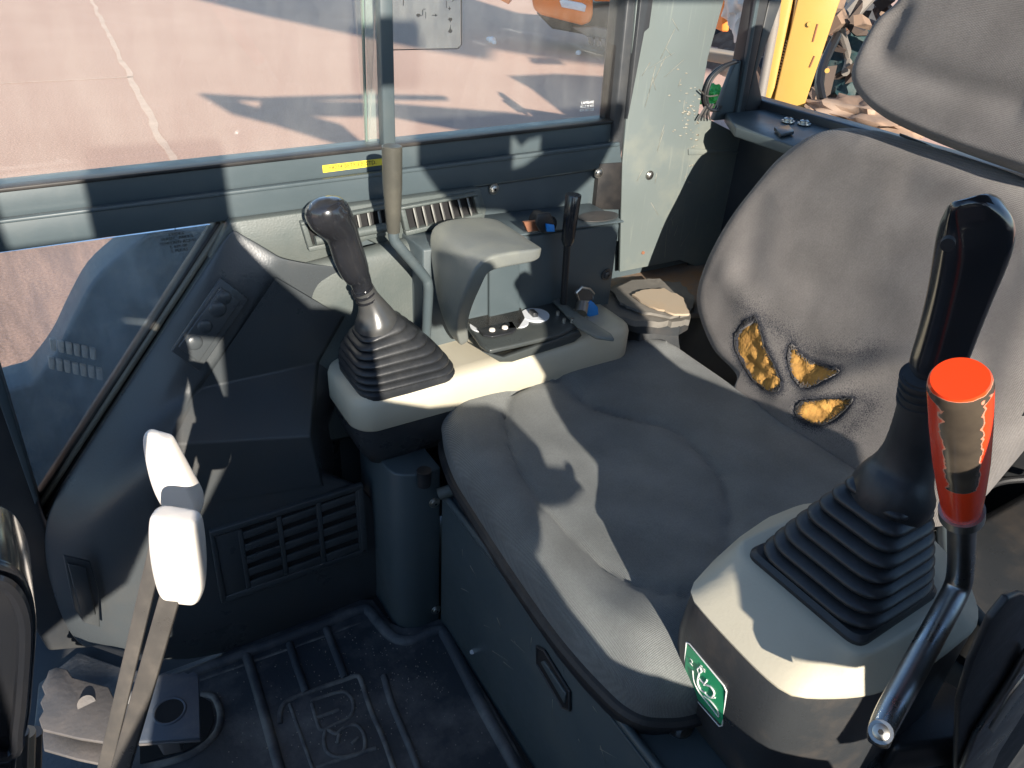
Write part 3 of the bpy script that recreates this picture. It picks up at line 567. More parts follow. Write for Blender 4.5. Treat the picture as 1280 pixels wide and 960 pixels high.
# bulging lower face of the dash: grid patch, rows top to bottom
def patch(rows, name, m, parent, sub=2, thick=.004, crease=()):
    bm = bmesh.new(); g = [[bm.verts.new(qy(*p)) for p in r] for r in rows]
    for i in range(len(g)-1):
        for j in range(len(g[0])-1): bm.faces.new((g[i][j], g[i][j+1], g[i+1][j+1], g[i+1][j]))
    if crease:
        cl = bm.edges.layers.float.new('crease_edge')
        for (i0, j0), (i1, j1), c in crease:
            a, b = g[i0][j0], g[i1][j1]
            for e in a.link_edges:
                if e.other_vert(a) == b: e[cl] = c
    o = finish(bm, name, m, parent, sharp=180)
    s = o.modifiers.new('solid', 'SOLIDIFY'); s.thickness = thick; s.offset = -1
    ss = o.modifiers.new('sub', 'SUBSURF'); ss.levels = sub; ss.render_levels = sub
    return o
patch([[(322, 342, 1.099), (400, 322, 1.098), (460, 305, 1.098), (520, 292, 1.098), (600, 280, 1.098)],
       [(322, 350, 1.098), (400, 330, 1.072), (460, 314, 1.070), (520, 301, 1.070), (600, 288, 1.072)],
       [(322, 372, 1.097), (400, 352, 1.066), (460, 340, 1.062), (520, 330, 1.062), (600, 318, 1.062)],
       [(330, 440, 1.097), (400, 440, 1.070), (460, 430, 1.066), (530, 420, 1.062), (600, 410, 1.062)],
       [(340, 560, 1.097), (420, 560, 1.072), (480, 540, 1.068), (530, 530, 1.062), (600, 500, 1.062)]], 'lower_face', 'dash', dash)
# vents
def vent(corners, nv, parent, Yv=1.092, skip=()):
    (ax, ay), (bx, by), (cx, cy), (dx, dy) = corners      # tl tr br bl
    fr = lambda u, v: ((ax*(1-u)+bx*u)*(1-v)+(dx*(1-u)+cx*u)*v, (ay*(1-u)+by*u)*(1-v)+(dy*(1-u)+cy*u)*v)
    fo = finish(ypoly(corners, Yv+.004, .003), 'vent', 'void', parent)
    e = .07; ev = .14
    for q in ([fr(-e, -ev), fr(1+e, -ev), fr(1+e, 0), fr(-e, 0)], [fr(-e, 1), fr(1+e, 1), fr(1+e, 1+ev*1.6), fr(-e, 1+ev*1.6)], [fr(-e, 0), fr(0, 0), fr(0, 1), fr(-e, 1)], [fr(1, 0), fr(1+e, 0), fr(1+e, 1), fr(1, 1)]):
        finish(ypoly(q, Yv-.006, .012), 'frame', 'dash', fo, bevel=.0015)
    for i in range(nv):
        u = (i+.8)/(nv+.6); P = [qy(*fr(u, v), Yv-.004-.006*math.sin(v*math.pi)) for v in (0, .25, .5, .75, 1)]
        bm = bmesh.new(); off = V(.0022, 0, 0); back_ = V(.006, .010, 0)
        rings = [[p, p+off, p+off+back_, p+back_] for p in P]; loft_bm(rings, True, bm); finish(bm, 'vane', 'louvre', fo)
    return fo
vent([(384, 281), (482, 262), (486, 288), (392, 308)], 7, dash)
vent([(507, 262), (592, 246), (598, 268), (513, 288)], 7, dash)
finish(tube_bm([qy(394, 301, 1.082), qy(482, 284, 1.082)], .0075, 12), 'vent_roller', 'dash', dash)
# big cowl in front
cw = thing('side_cowl', 'dark plastic cowl low beside the front pillar with rocker switches and a slotted grille', 'cowl')
K = .992
rows = [
 [(292, 281, 1.10), (300, 290, 1.098), (318, 300, 1.092), (345, 318, 1.080), (352, 322, 1.078), (400, 330, 1.072), (440, 330, 1.07)],
 [(262, 326, 1.10), (270, 333, 1.092), (300, 338, 1.082), (341, 347, 1.070), (352, 350, 1.078), (396, 380, 1.080), (440, 385, 1.08)],
 [(205, 412, 1.10), (215, 420, 1.090), (240, 440, 1.072), (258, 465, 1.066), (268, 468, 1.080), (396, 446, 1.080), (440, 440, 1.09)],
 [(172, 462, 1.10), (184, 470, 1.088), (205, 500, 1.064), (240, 489, 1.060), (250, 483, 1.078), (396, 455, 1.078), (440, 452, 1.09)],
 [(120, 542, 1.10), (135, 552, 1.084), (165, 560, 1.050), (205, 553, 1.008), (220, 556, 1.000), (388, 548, .998), (398, 556, 1.06)],
 [(80, 602, 1.098), (97, 612, 1.080), (130, 630, 1.040), (190, 590, 1.000), (215, 585, K), (390, 590, K), (400, 600, 1.06)],
 [(52, 655, 1.092), (72, 668, 1.072), (112, 662, 1.040), (180, 640, 1.008), (240, 650, K), (460, 600, K), (470, 605, K+.01)],
 [(60, 720, 1.085), (78, 725, 1.060), (116, 700, 1.034), (160, 720, 1.010), (250, 740, K), (460, 680, K), (475, 685, K+.01)],
 [(82, 785, 1.075), (98, 785, 1.050), (130, 775, 1.022), (165, 790, 1.005), (240, 780, K), (465, 705, K), (478, 712, K+.01)],
 [(108, 812, 1.07), (116, 806, 1.05), (140, 806, 1.02), (170, 815, 1.0), (240, 838, K+.01), (462, 752, K+.01), (480, 748, K+.02)],
]
cr = [((r, 3), (r+1, 3), .8) for r in range(1, 4)]+[((3, c), (3, c+1), .9) for c in (3, 4)]+[((4, c), (4, c+1), .7) for c in (3, 4)]+[((r, 5), (r+1, 5), .8) for r in (1, 2, 3, 4)]+[((r, 2), (r+1, 2), .4) for r in range(0, 4)]
cowl = patch(rows, 'cowl_shell', 'cowl', cw, 3, .004, cr)
def facet(quads, name, m, parent, bev=.004):
    bm = bmesh.new(); cache = {}
    for q in quads:
        vs = []
        for p in q:
            k_ = tuple(round(c_, 4) for c_ in p)
            if k_ not in cache: cache[k_] = bm.verts.new(qy(*p))
            vs.append(cache[k_])
        bm.faces.new(vs)
    o = finish(bm, name, m, parent, sharp=20, bevel=bev, seg=3); return o
fa, fb_, fc_, fd = (250, 486, 1.066), (395, 454, 1.068), (388, 546, .985), (214, 556, .986)
fe, ff = (190, 640, .987), (402, 606, .984)
u1, u2 = (345, 347, 1.056), (428, 396, 1.058)
facet([(u1, u2, fb_, fa), (fa, fb_, fc_, fd), (fd, fc_, ff, fe), (fb_, (420, 450, 1.12), (425, 560, 1.12), fc_), (fc_, (425, 560, 1.12), (430, 625, 1.12), ff), (u2, (440, 396, 1.11), (420, 450, 1.12), fb_)], 'cowl_step', 'cowl', cw)
# switch bezels
def switch(outer, inner, Y0, N, parent, domes, pl=.0):
    P0 = qy(outer[0][0], outer[0][1], Y0); 
    f = lambda x, y, d=0: qp(x, y, P0+Vector(N)*d, N)
    N_ = Vector(N).normalized()
    fr = finish(prism_bm([f(*p) for p in outer], N_*.006), 'switch_bezel', 'cowl', parent, bevel=.002)
    rim = finish(prism_bm([f(*p, .0065) for p in inner], N_*.004), 'rocker', 'cowl', fr, bevel=.0015)
    for (x, y, r) in domes:
        c = f(x, y, .0095); bm = bmesh.new(); bmesh.ops.create_uvsphere(bm, u_segments=20, v_segments=12, radius=1)
        a = V(.85, 0, .5).normalized(); 
        q = N_.to_track_quat('Z', 'Y').to_matrix().to_4x4()
        bmesh.ops.transform(bm, matrix=Matrix.Translation(c)@q@Matrix.Diagonal((r, r, r*.38, 1)), verts=bm.verts)
        finish(bm, 'button', 'cowl', fr)
    return fr
n1 = (-.12, -.99, .02)
switch([(275, 346), (310, 373), (248, 463), (213, 437)], [(275, 358), (300, 376), (248, 452), (222, 433)], 1.070, V(.05, -1, .15).normalized(), cw, [(280, 372, .011), (272, 386, .013), (256, 408, .011), (243, 428, .012)])
switch([(78, 692), (112, 700), (122, 735), (124, 782), (104, 776), (92, 760)], [(84, 703), (107, 708), (119, 768), (100, 766)], 1.022, V(.15, -1, .1).normalized(), cw, [])
# lower grille: frame, slats
gf = finish(ypoly([(263, 668), (452, 608), (458, 690), (278, 753)], K-.004, .006), 'grille', 'void', cw)
fr4 = [[(262, 666), (453, 606), (453, 612), (266, 672)], [(277, 748), (458, 686), (460, 692), (279, 755)], [(262, 666), (268, 668), (284, 750), (277, 755)], [(447, 608), (454, 606), (461, 690), (453, 693)]]
for q in fr4: finish(ypoly(q, K-.010, .01), 'frame', 'cowl', gf, bevel=.0015)
finish(ypoly([(268, 672), (300, 662), (312, 738), (283, 748)], K-.008, .006), 'blank', 'cowl', gf, bevel=.001)
lerp = lambda a, b, t: (a[0]+(b[0]-a[0])*t, a[1]+(b[1]-a[1])*t)
TL, TR, BR, BL = (300, 664), (447, 612), (453, 690), (312, 740)
def gq(u, v): return lerp(lerp(TL, TR, u), lerp(BL, BR, u), v)
for k in range(4):
    u = k/3; finish(ypoly([gq(u-.02, 0), gq(u+.02, 0), gq(u+.02, 1), gq(u-.02, 1)], K-.009, .006), 'mullion', 'cowl', gf, bevel=.001)
for k in range(3):
    for j in range(5):
        u0, u1 = k/3+.02, (k+1)/3-.02; v = (j+.5)/5
        bm = bmesh.new(); a, b_, c, d = [qy(*gq(*s), K-.0085) for s in ((u0, v-.055), (u1, v-.055), (u1, v+.055), (u0, v+.055))]
        prism_bm([a, b_, c, d], (0, .004, 0), bm); finish(bm, 'slat', 'cowl', gf, bevel=.001)
# small square foot of cowl / front floor tread

#=====================================================================  REAR SIDE BOX with cup holder, key, black lever
rb = thing('side_box', 'dark blue grey steel side box under the window with cup recess on top', 'box')
P = [V(.48, 1.02, .40), V(.873, 1.02, .40), V(.873, 1.02, .677), V(.48, 1.02, .69)]
finish(prism_bm(P, (0, .098, 0)), 'box_body', 'cab', rb, bevel=.004)
finish(prism_bm([V(.60, 1.015, .689), V(.878, 1.015, .680), V(.878, 1.12, .680), V(.60, 1.12, .689)], (0, 0, .004)), 'box_top', 'cab', rb, bevel=.002)
bm = bmesh.new(); c = qz(748, 271, .687); ring = [c+V(.042*math.cos(a), .024*math.sin(a), 0) for a in [i*math.pi/16 for i in range(32)]]
prism_bm(ring, (0, 0, .0015), bm); finish(bm, 'cup_recess', 'lower', rb)
screw(qy(758, 343, 1.019), (0, -1, 0), .008, rb, 'screw', 'lower')
cab2 = finish(ypoly([(612, 300), (650, 292), (650, 400), (612, 400)], 1.012, .008), 'box_rib', 'cab', rb, bevel=.003)
# ignition
kg = thing('ignition_key', 'key with blue tag turned in the black ignition lock on the side box', 'key')
kc = qy(682, 280, 1.02)
finish(tube_bm([kc+V(0, .03, 0), kc+V(0, -.012, .003)], .015, 20), 'lock', 'black', kg)
finish(prism_bm([qy(x, y, .99) for x, y in ((673, 268), (688, 266), (694, 278), (690, 290), (676, 290), (670, 280))], (0, .006, 0)), 'key_head', 'black', kg, bevel=.002)
finish(prism_bm([qy(x, y, .985) for x, y in ((683, 280), (693, 281), (694, 290), (684, 290))], (0, .004, 0)), 'tag', 'blue', kg, bevel=.001)
finish(prism_bm([qy(x, y, 1.005) for x, y in ((655, 278), (674, 276), (676, 288), (660, 290))], (0, .006, 0)), 'sticker', 'rust', kg)
# black lever
bl = thing('black_lever', 'short lever with plain black cylindrical knob beside the ignition key', 'lever')
Yb = .99
a = [qy(717, 243, Yb), qy(709, 306, Yb), qy(703, 400, Yb+.01)]
finish(tube_bm([a[0], a[0].lerp(a[1], .02), a[0].lerp(a[1], .9), a[1]], [.0125, .0135, .0115, .008], 24), 'knob', 'gloss', bl)
finish(tube_bm([a[1], a[2]], .006, 14), 'rod', 'black', bl)
# grey handled lever
gl = thing('grey_handle_lever', 'cranked lever with long grey cylindrical handle standing in front of the air vents', 'lever')
Yh = .965
a = [qy(490, 182, Yh), qy(490.5, 230, Yh), qy(492, 290, Yh)]
finish(tube_bm([a[0], a[0].lerp(a[1], .02), a[1], a[1].lerp(a[2], .6), a[2]], [pxr(11.5, a[0]), pxr(12.8, a[0]), pxr(12.6, a[0]), pxr(10.5, a[0]), pxr(8.5, a[0])], 28), 'handle', 'greygrip', gl)
sp = smoothpts([qy(492, 288, Yh), qy(493, 300, Yh), qy(503, 313, Yh), qy(530, 345, Yh+.01), qy(535, 356, Yh+.01), qy(535, 375, Yh+.015), qy(532, 430, Yh+.03)], 5)
finish(tube_bm(sp, .0078, 14), 'rod', 'cab', gl)
#=====================================================================  FLOOR MAT
XS_ = .446
MT['gritm'] = mat('pale_grit', (0.35, 0.32, 0.27), 0.9)
fm = thing('floor_mat', 'black moulded rubber floor mat with raised ribs and dusty letters', 'mat')
outline = [(40, 960), (50, 860), (100, 820), (150, 838), (200, 848), (330, 800), (400, 775), (452, 754), (466, 754), (477, 768), (488, 783), (505, 790), (530, 783), (548, 778), (558, 782), (570, 800), (600, 860), (640, 930), (700, 1040), (660, 1100), (300, 1150), (20, 1150)]
finish(zpoly(outline, -.012, .012), 'mat_sheet', 'mat', fm, bevel=.003)
def rib(px, z, r, name='rib', m='matedge', sm=4, ell=.55, closed=False):
    P = smoothpts([qz(a, b, z) for a, b in px], sm, closed)
    bm = bmesh.new(); n = 10; 
    rings = []
    for i, p in enumerate(P):
        t = (P[min(i+1, len(P)-1)]-P[max(i-1, 0)]); t.normalize(); s = V(-t.y, t.x, 0).normalized(); rr = r
        rings.append([p+s*rr*math.cos(math.pi*j/(n-1))+V(0, 0, rr*ell*math.sin(math.pi*j/(n-1))) for j in range(n)])
    loft_bm(rings, True, bm, closed=True); return finish(bm, name, m, fm, sharp=50)
rib([(120, 890), (205, 855), (330, 808), (400, 782), (450, 762), (462, 764), (475, 780), (492, 797), (512, 801), (532, 794), (548, 788), (556, 793), (572, 823), (600, 878), (640, 950), (700, 1060)], 0, .011, 'edge_rib', 'mat', 5, .9)
rib([(250, 850), (330, 822), (400, 797), (450, 778)], 0, .0028, 'edge_line')
rib([(306, 812), (318, 850), (334, 905), (352, 970)], 0, .0085, 'rib', 'mat', 4, 1.0)
rib([(362, 805), (370, 830), (383, 866)], 0, .007, 'rib', 'mat', 4, 1.0)
rib([(408, 786), (418, 812), (432, 848)], 0, .007, 'rib', 'mat', 4, 1.0)
rib([(480, 845), (490, 880), (515, 940), (530, 980)], 0, .006, 'rib', 'mat', 4, 1.0)
rib([(350, 905), (352, 885), (368, 872), (430, 850), (446, 845), (452, 852), (464, 888), (482, 930), (500, 985)], 0, .0045, 'badge_outline', 'matedge', 5, .8)
rib([(362, 880), (380, 930), (400, 985)], 0, .003, 'badge_line', 'matedge', 3, .8)
def glyph(px, closed=False): rib(px, 0, .0032, 'raised_letter', 'matedge', 5, .8, closed)
glyph([(390, 878), (395, 874), (425, 865), (436, 868), (442, 880), (438, 895), (420, 905), (402, 912), (396, 900), (390, 880)])
glyph([(395, 897), (408, 893), (424, 887)])
glyph([(405, 925), (408, 912), (420, 917), (430, 910), (445, 906), (455, 918), (455, 938), (440, 945), (420, 946), (408, 938), (405, 925)])
glyph([(424, 918), (422, 930)]); glyph([(440, 930), (448, 922)])
rib([(395, 960), (430, 948), (470, 935)], 0, .0035, 'badge_line', 'matedge', 3, .8)
bm = bmesh.new()
for i in range(420):
    x = random.gauss(470, 60) if i % 3 else random.uniform(260, 620); y = random.gauss(850, 45) if i % 3 else random.uniform(790, 955)
    if y < 770+abs(x-470)*.1: continue
    p_ = qz(x, y, 0.0005); r_ = random.uniform(.0004, .0013)
    if p_.x > XS_-.01 or p_.y > 1.08: continue
    bmesh.ops.create_icosphere(bm, subdivisions=1, radius=r_, matrix=Matrix.Translation(p_))
g_ = finish(bm, 'grit', 'gritm', sharp=180, kind='stuff'); g_['label'] = 'pale grit scattered over the black floor mat'; g_['category'] = 'grit'
# recess left of it, with a ridge
rib([(180, 960), (235, 945), (268, 920), (276, 895), (268, 872), (252, 868)], 0, .006, 'recess_rim', 'matedge', 5, .9)
finish(zpoly([(175, 870), (250, 870), (264, 878), (268, 900), (258, 925), (230, 940), (175, 955)], .0012, .001), 'recess', 'void', fm)
#=====================================================================  SEAT BOX
sb = thing('seat_box', 'dark blue grey steel box under the driving seat with a recessed catch', 'seat base')
XS = .446
SBT = .325
finish(box_bm(XS, 1.2, .16, .885, -.01, SBT), 'box_body', 'cab', sb, bevel=.006)
# rounded corner column at its far front
ring = []
col = [(XS, .885), (.405, .885), (.385, .893), (.372, .905), (.366, .925), (.366, 1.05), (XS, 1.05)]
finish(prism_bm([V(x, y, -.01) for x, y in col], (0, 0, .375)), 'corner_column', 'cab', sb, bevel=.003)
finish(tube_bm([qx(557, 618, XS)+V(-.002, 0, 0), V(XS-.002, .2, SBT+.002), V(XS-.002, .14, SBT+.002)], .006, 12), 'edge_bead', 'cab', sb)
finish(box_bm(XS-.003, XS+.02, .16, .88, SBT-.02, SBT-.016), 'edge_step', 'cab', sb, bevel=.001)
for x, y in ((543, 628), (545, 762)): screw(qy(x, y, .884), (0, -1, 0), .007, sb)
finish(tube_bm([qx(548, 618, .43), qx(572, 610, .46)], [.010, .010], 16), 'rubber_stop', 'dash', sb)
finish(tube_bm([qy(530, 588, .87), qy(530, 606, .87)], [.012, .011], 16), 'rubber_stop', 'black', sb)
# recessed catch
hp = [(671, 808), (680, 813), (712, 865), (712, 888), (703, 885), (671, 830)]
hc = finish(xpoly(hp, XS-.003, .004), 'catch', 'void', sb, bevel=.001)
finish(xpoly([(675, 828), (679, 826), (707, 868), (705, 880)], XS-.006, .004), 'latch', 'cab', hc, bevel=.0015)
def frame_line(pts, X, r, name, m, parent):
    P = [qx(a, b, X) for a, b in pts]; P.append(P[0]); return finish(tube_bm(P, r, 8), name, m, parent)
frame_line(hp, XS-.003, .0018, 'rim', 'lower', hc)
# big bolt on shelf
p = qz(848, 908, SBT); 
finish(tube_bm([p, p+V(0, 0, .003)], .017, 24), 'washer', 'steel', sb)
finish(tube_bm([p+V(0, 0, .003), p+V(0, 0, .015)], [.0115, .0115], 6), 'bolt', 'steel', sb)
bm = bmesh.new(); random.seed(5)
for i in range(22):
    x = random.uniform(575, 760); y = 640+(x-575)*1.15+random.uniform(20, 130); l_ = random.uniform(5, 26); a_ = random.gauss(.8, .5)
    p_ = [(x, y), (x+.6, y-.4), (x+l_*math.cos(a_), y+l_*math.sin(a_))]
    if y > 955: continue
    prism_bm([qx(a, b, XS-.0004) for a, b in p_], (.0003, 0, 0), bm)
finish(bm, 'scuffs', 'chip', sb, sharp=180, kind='stuff')
# small hole marks
finish(tube_bm([qx(590, 815, XS-.001), qx(590, 815, XS-.002)], .004, 10), 'mark', 'chrome', sb)

#=====================================================================  SEAT
seat = thing('driving_seat', 'worn grey fabric driving seat with torn backrest showing yellow foam', 'seat')
def catmull_closed(P, n): return smoothpts(P, n, True)
def segdist(p, poly):
    best = 9
    for i in range(len(poly)-1):
        a, b = poly[i], poly[i+1]; d = b-a; t = max(0, min(1, (p-a).dot(d)/max(1e-9, d.dot(d)))); best = min(best, (p-a-d*t).length)
    return best
def cushion(outline2d, frame, prof, name, m, parent, fn=None, nr=46, wearfn=None):
    """outline2d: closed list of (u,v); frame: origin,U,V,N; prof: list of (rho, height); fn(u,v,rho)->extra height"""
    O, U_, V_, N_ = frame; P = [Vector((p[0], p[1])) for p in outline2d]
    cen = sum(P, Vector((0, 0)))/len(P); bm = bmesh.new(); wl = bm.loops.layers.color.new('wear') if False else None
    rings = []
    rh = []
    for (r0, h0), (r1, h1), k in prof:
        for i in range(k): t = i/k; rh.append((r0+(r1-r0)*t, h0+(h1-h0)*t, t))
    rh.append((prof[-1][1][0], prof[-1][1][1], 1))
    c = bm.verts.new(O+U_*cen.x+V_*cen.y+N_*(rh[0][1]+(fn(cen.x, cen.y, 0) if fn else 0)))
    for (r, h, _) in rh[1:]:
        row = []
        for p in P:
            q = cen+(p-cen)*r; e = fn(q.x, q.y, r) if fn else 0
            row.append(bm.verts.new(O+U_*q.x+V_*q.y+N_*(h+e)))
        rings.append(row)
    n = len(P)
    for j in range(n): bm.faces.new((c, rings[0][j], rings[0][(j+1) % n]))
    for i in range(len(rings)-1):
        for j in range(n): bm.faces.new((rings[i][j], rings[i+1][j], rings[i+1][(j+1) % n], rings[i][(j+1) % n]))
    bm.faces.new(rings[-1][::-1])
    o = finish(bm, name, m, parent, sharp=60)
    if wearfn:
        at = o.data.attributes.new('wear', 'FLOAT', 'POINT'); off = o.location
        for i, v in enumerate(o.data.vertices): at.data[i].value = wearfn(v.co)
    return o
def arcprof(rin, top, rout, drop, k=8, rbot=.97, bot=None, nin=34):
    pr = []
    pr.append(((0, top), (rin, top), nin))
    prev = (rin, top)
    for i in range(1, k+1):
        a = i/k*math.pi/2; cur = (rin+(rout-rin)*math.sin(a), top-drop*(1-math.cos(a))); pr.append((prev, cur, 1)); prev = cur
    pr.append((prev, (rbot, bot), 4)); return pr
# bottom cushion, plan outline in (x, y)
CT = .455
pl = [qz(a, b, .44) for a, b in [(552, 522), (556, 503), (575, 487), (610, 470), (640, 460), (700, 444), (760, 429), (800, 420), (832, 424)]]
co = [(p.x, p.y) for p in pl] + [(.985, .955), (.99, .90), (.985, .65), (.98, .42), (.955, .36), (.90, .335), (.75, .325), (.60, .322), (.50, .325)]
pl2 = [qz(a, b, .425) for a, b in [(838, 872), (800, 864), (760, 832), (700, 766), (640, 684), (590, 610), (565, 570)]]
co += [(p.x, p.y) for p in pl2]
co2 = [(p.x, p.y) for p in catmull_closed([V(x, y, 0) for x, y in co], 5)]
seam = [Vector((p.x, p.y)) for p in smoothpts([qz(*p, .455) for p in [(905, 700), (912, 640), (900, 590), (850, 535), (800, 520), (742, 505), (700, 476), (672, 480), (640, 492), (632, 515), (640, 560), (665, 610), (700, 650), (748, 697), (800, 732), (850, 748), (905, 745), (912, 720)]], 6)]
seam2 = [Vector((p.x, p.y)) for p in [qz(*q, .455) for q in [(905, 590), (930, 572), (965, 545)]]]
seam3 = [Vector((p.x, p.y)) for p in [qz(*q, .455) for q in [(838, 530), (838, 480)]]]
def cf(u, v, r):
    p = Vector((u, v)); d = segdist(p, seam); h = -.0065*math.exp(-(d/.0042)**2) - .004*math.exp(-(d/.02)**2)
    h += -.003*math.exp(-(segdist(p, seam2)/.006)**2)
    h += .012*math.exp(-((v-.42)/.05)**2)*(r < .999) + .008*math.exp(-((v-.93)/.04)**2)
    h += -.006*math.exp(-(((u-.72)/.16)**2+((v-.66)/.16)**2))
    h += .0016*noise.noise(V(u*14, v*14, 1))
    if r > .86: h *= max(0, 1-(r-.86)/.1)
    return h
cushion(co2, (V(0, 0, 0), V(1, 0, 0), V(0, 1, 0), V(0, 0, 1)), arcprof(.86, CT, 1.0, .042, 9, .985, .372), 'seat_cushion', 'seat', seat, cf)
pip = [V(x, y, .372) for x, y in co2]
cen = sum(pip, V(0, 0, 0))/len(pip); pip = [cen+(p-cen)*.985 for p in pip]; pip.append(pip[0])
finish(tube_bm(pip, .010, 10, cap=False), 'piping', 'piping', seat)
finish(prism_bm([V(cen.x+(x-cen.x)*.95, cen.y+(y-cen.y)*.95, SBT) for x, y in co2[::3]], (0, 0, .05)), 'seat_pan', 'black', seat)
# backrest
al = R(14); BO = V(.955, 0, .44); BN = V(-math.cos(al), 0, math.sin(al)); BU = V(0, 1, 0); BV = V(math.sin(al), 0, math.cos(al))
def buv(x, y, d=0.0): p = qp(x, y, BO+BN*d, BN)-BO; return (p.dot(BU), p.dot(BV))
bo = [buv(*p) for p in [(1100, 163), (1065, 156), (1035, 154), (1000, 163), (965, 188), (940, 216), (905, 262), (880, 304), (863, 345), (858, 375), (864, 404), (880, 440), (910, 475)]]
bo += [(.75, -.03), (.62, -.05), (.45, -.05), (.365, -.01), (.34, .10), (.335, .22), (.36, .36), (.42, .44), (.50, .47)]
bo2 = [(p.x, p.y) for p in catmull_closed([V(x, y, 0) for x, y in bo], 12)]
LUM = [Vector(buv(*p)) for p in [(905, 480), (920, 400), (935, 350), (930, 330)]]
r1 = smoothpts([V(*buv(*p), 0) for p in [(985, 560), (970, 480), (945, 410), (910, 345)]], 5); r1 = [Vector((p.x, p.y)) for p in r1]
r2 = smoothpts([V(*buv(*p), 0) for p in [(1000, 510), (1040, 480), (1110, 455), (1200, 450)]], 5); r2 = [Vector((p.x, p.y)) for p in r2]
gr = smoothpts([V(*buv(*p), 0) for p in [(930, 340), (950, 240), (1000, 222), (1080, 226), (1140, 240), (1210, 280), (1260, 330)]], 5); gr = [Vector((p.x, p.y)) for p in gr]
gr2 = [Vector(buv(*p)) for p in [(1128, 238), (1140, 195)]]
def bf(u, v, r):
    p = Vector((u, v)); h = .007*math.exp(-(segdist(p, r1)/.028)**2)+.010*math.exp(-(segdist(p, r2)/.022)**2)
    h -= .006*math.exp(-(segdist(p, gr)/.036)**2); h -= .003*math.exp(-(segdist(p, gr2)/.022)**2)
    h -= .016*math.exp(-(((u-.65)/.14)**2+((v-.24)/.13)**2))
    for hx, hy, s in ((940, 440, .03), (1010, 455, .03), (1030, 515, .03)):
        q = Vector(buv(hx, hy)); h -= .006*math.exp(-((p-q).length/s)**2)
    h += .0015*noise.noise(V(u*16, v*16, 4))
    if r > .88: h *= max(0, 1-(r-.88)/.1)
    return h
holes = [[(932, 402), (944, 396), (950, 410), (955, 432), (966, 452), (976, 474), (977, 486), (968, 490), (955, 486), (940, 474), (926, 455), (918, 435), (919, 418)],
         [(986, 430), (993, 440), (1008, 452), (1030, 459), (1048, 463), (1040, 470), (1020, 480), (1004, 484), (992, 476), (985, 458), (983, 440)],
         [(1000, 508), (1010, 500), (1040, 499), (1064, 498), (1056, 510), (1040, 524), (1022, 531), (1008, 528), (1000, 519)]]
hcen = [Vector(buv(sum(p[0] for p in h)/len(h), sum(p[1] for p in h)/len(h))) for h in holes]
hpoly = [[Vector(buv(*p)) for p in h] for h in holes]
def inside(p, poly):
    c = False
    for i in range(len(poly)):
        a, b = poly[i], poly[i-1]
        if (a.y > p.y) != (b.y > p.y) and p.x < (b.x-a.x)*(p.y-a.y)/(b.y-a.y)+a.x: c = not c
    return c
wsp = [Vector(buv(*p)) for p in [(925, 380), (955, 400), (1010, 440), (1060, 445), (1090, 440)]]
wsp2 = [Vector(buv(*p)) for p in [(1065, 495), (1090, 505), (1060, 540)]]
def bwear(co):
    p = co-BO; q = Vector((p.dot(BU), p.dot(BV))); w_ = 0
    for h in hpoly:
        d = segdist(q, h+[h[0]]); w_ = max(w_, 1.15*math.exp(-d/.012))
    w_ = max(w_, .58*math.exp(-segdist(q, wsp)/.035), .58*math.exp(-segdist(q, wsp2)/.035)); return w_
def bfh(u, v, r):
    h = bf(u, v, r)
    if .10 > v-0 > -.02 or True:
        p = Vector((u, v))
        for k_, hp_ in enumerate(hpoly):
            if (p-hcen[k_]).length < .06 and inside(p, hp_): h -= .012*min(1, segdist(p, hp_+[hp_[0]])/.0035)
    return h
cushion(bo2, (BO, BU, BV, BN), arcprof(.84, .0, 1.0, .05, 9, .97, -.11, 96), 'backrest', 'back', seat, bfh, wearfn=bwear)
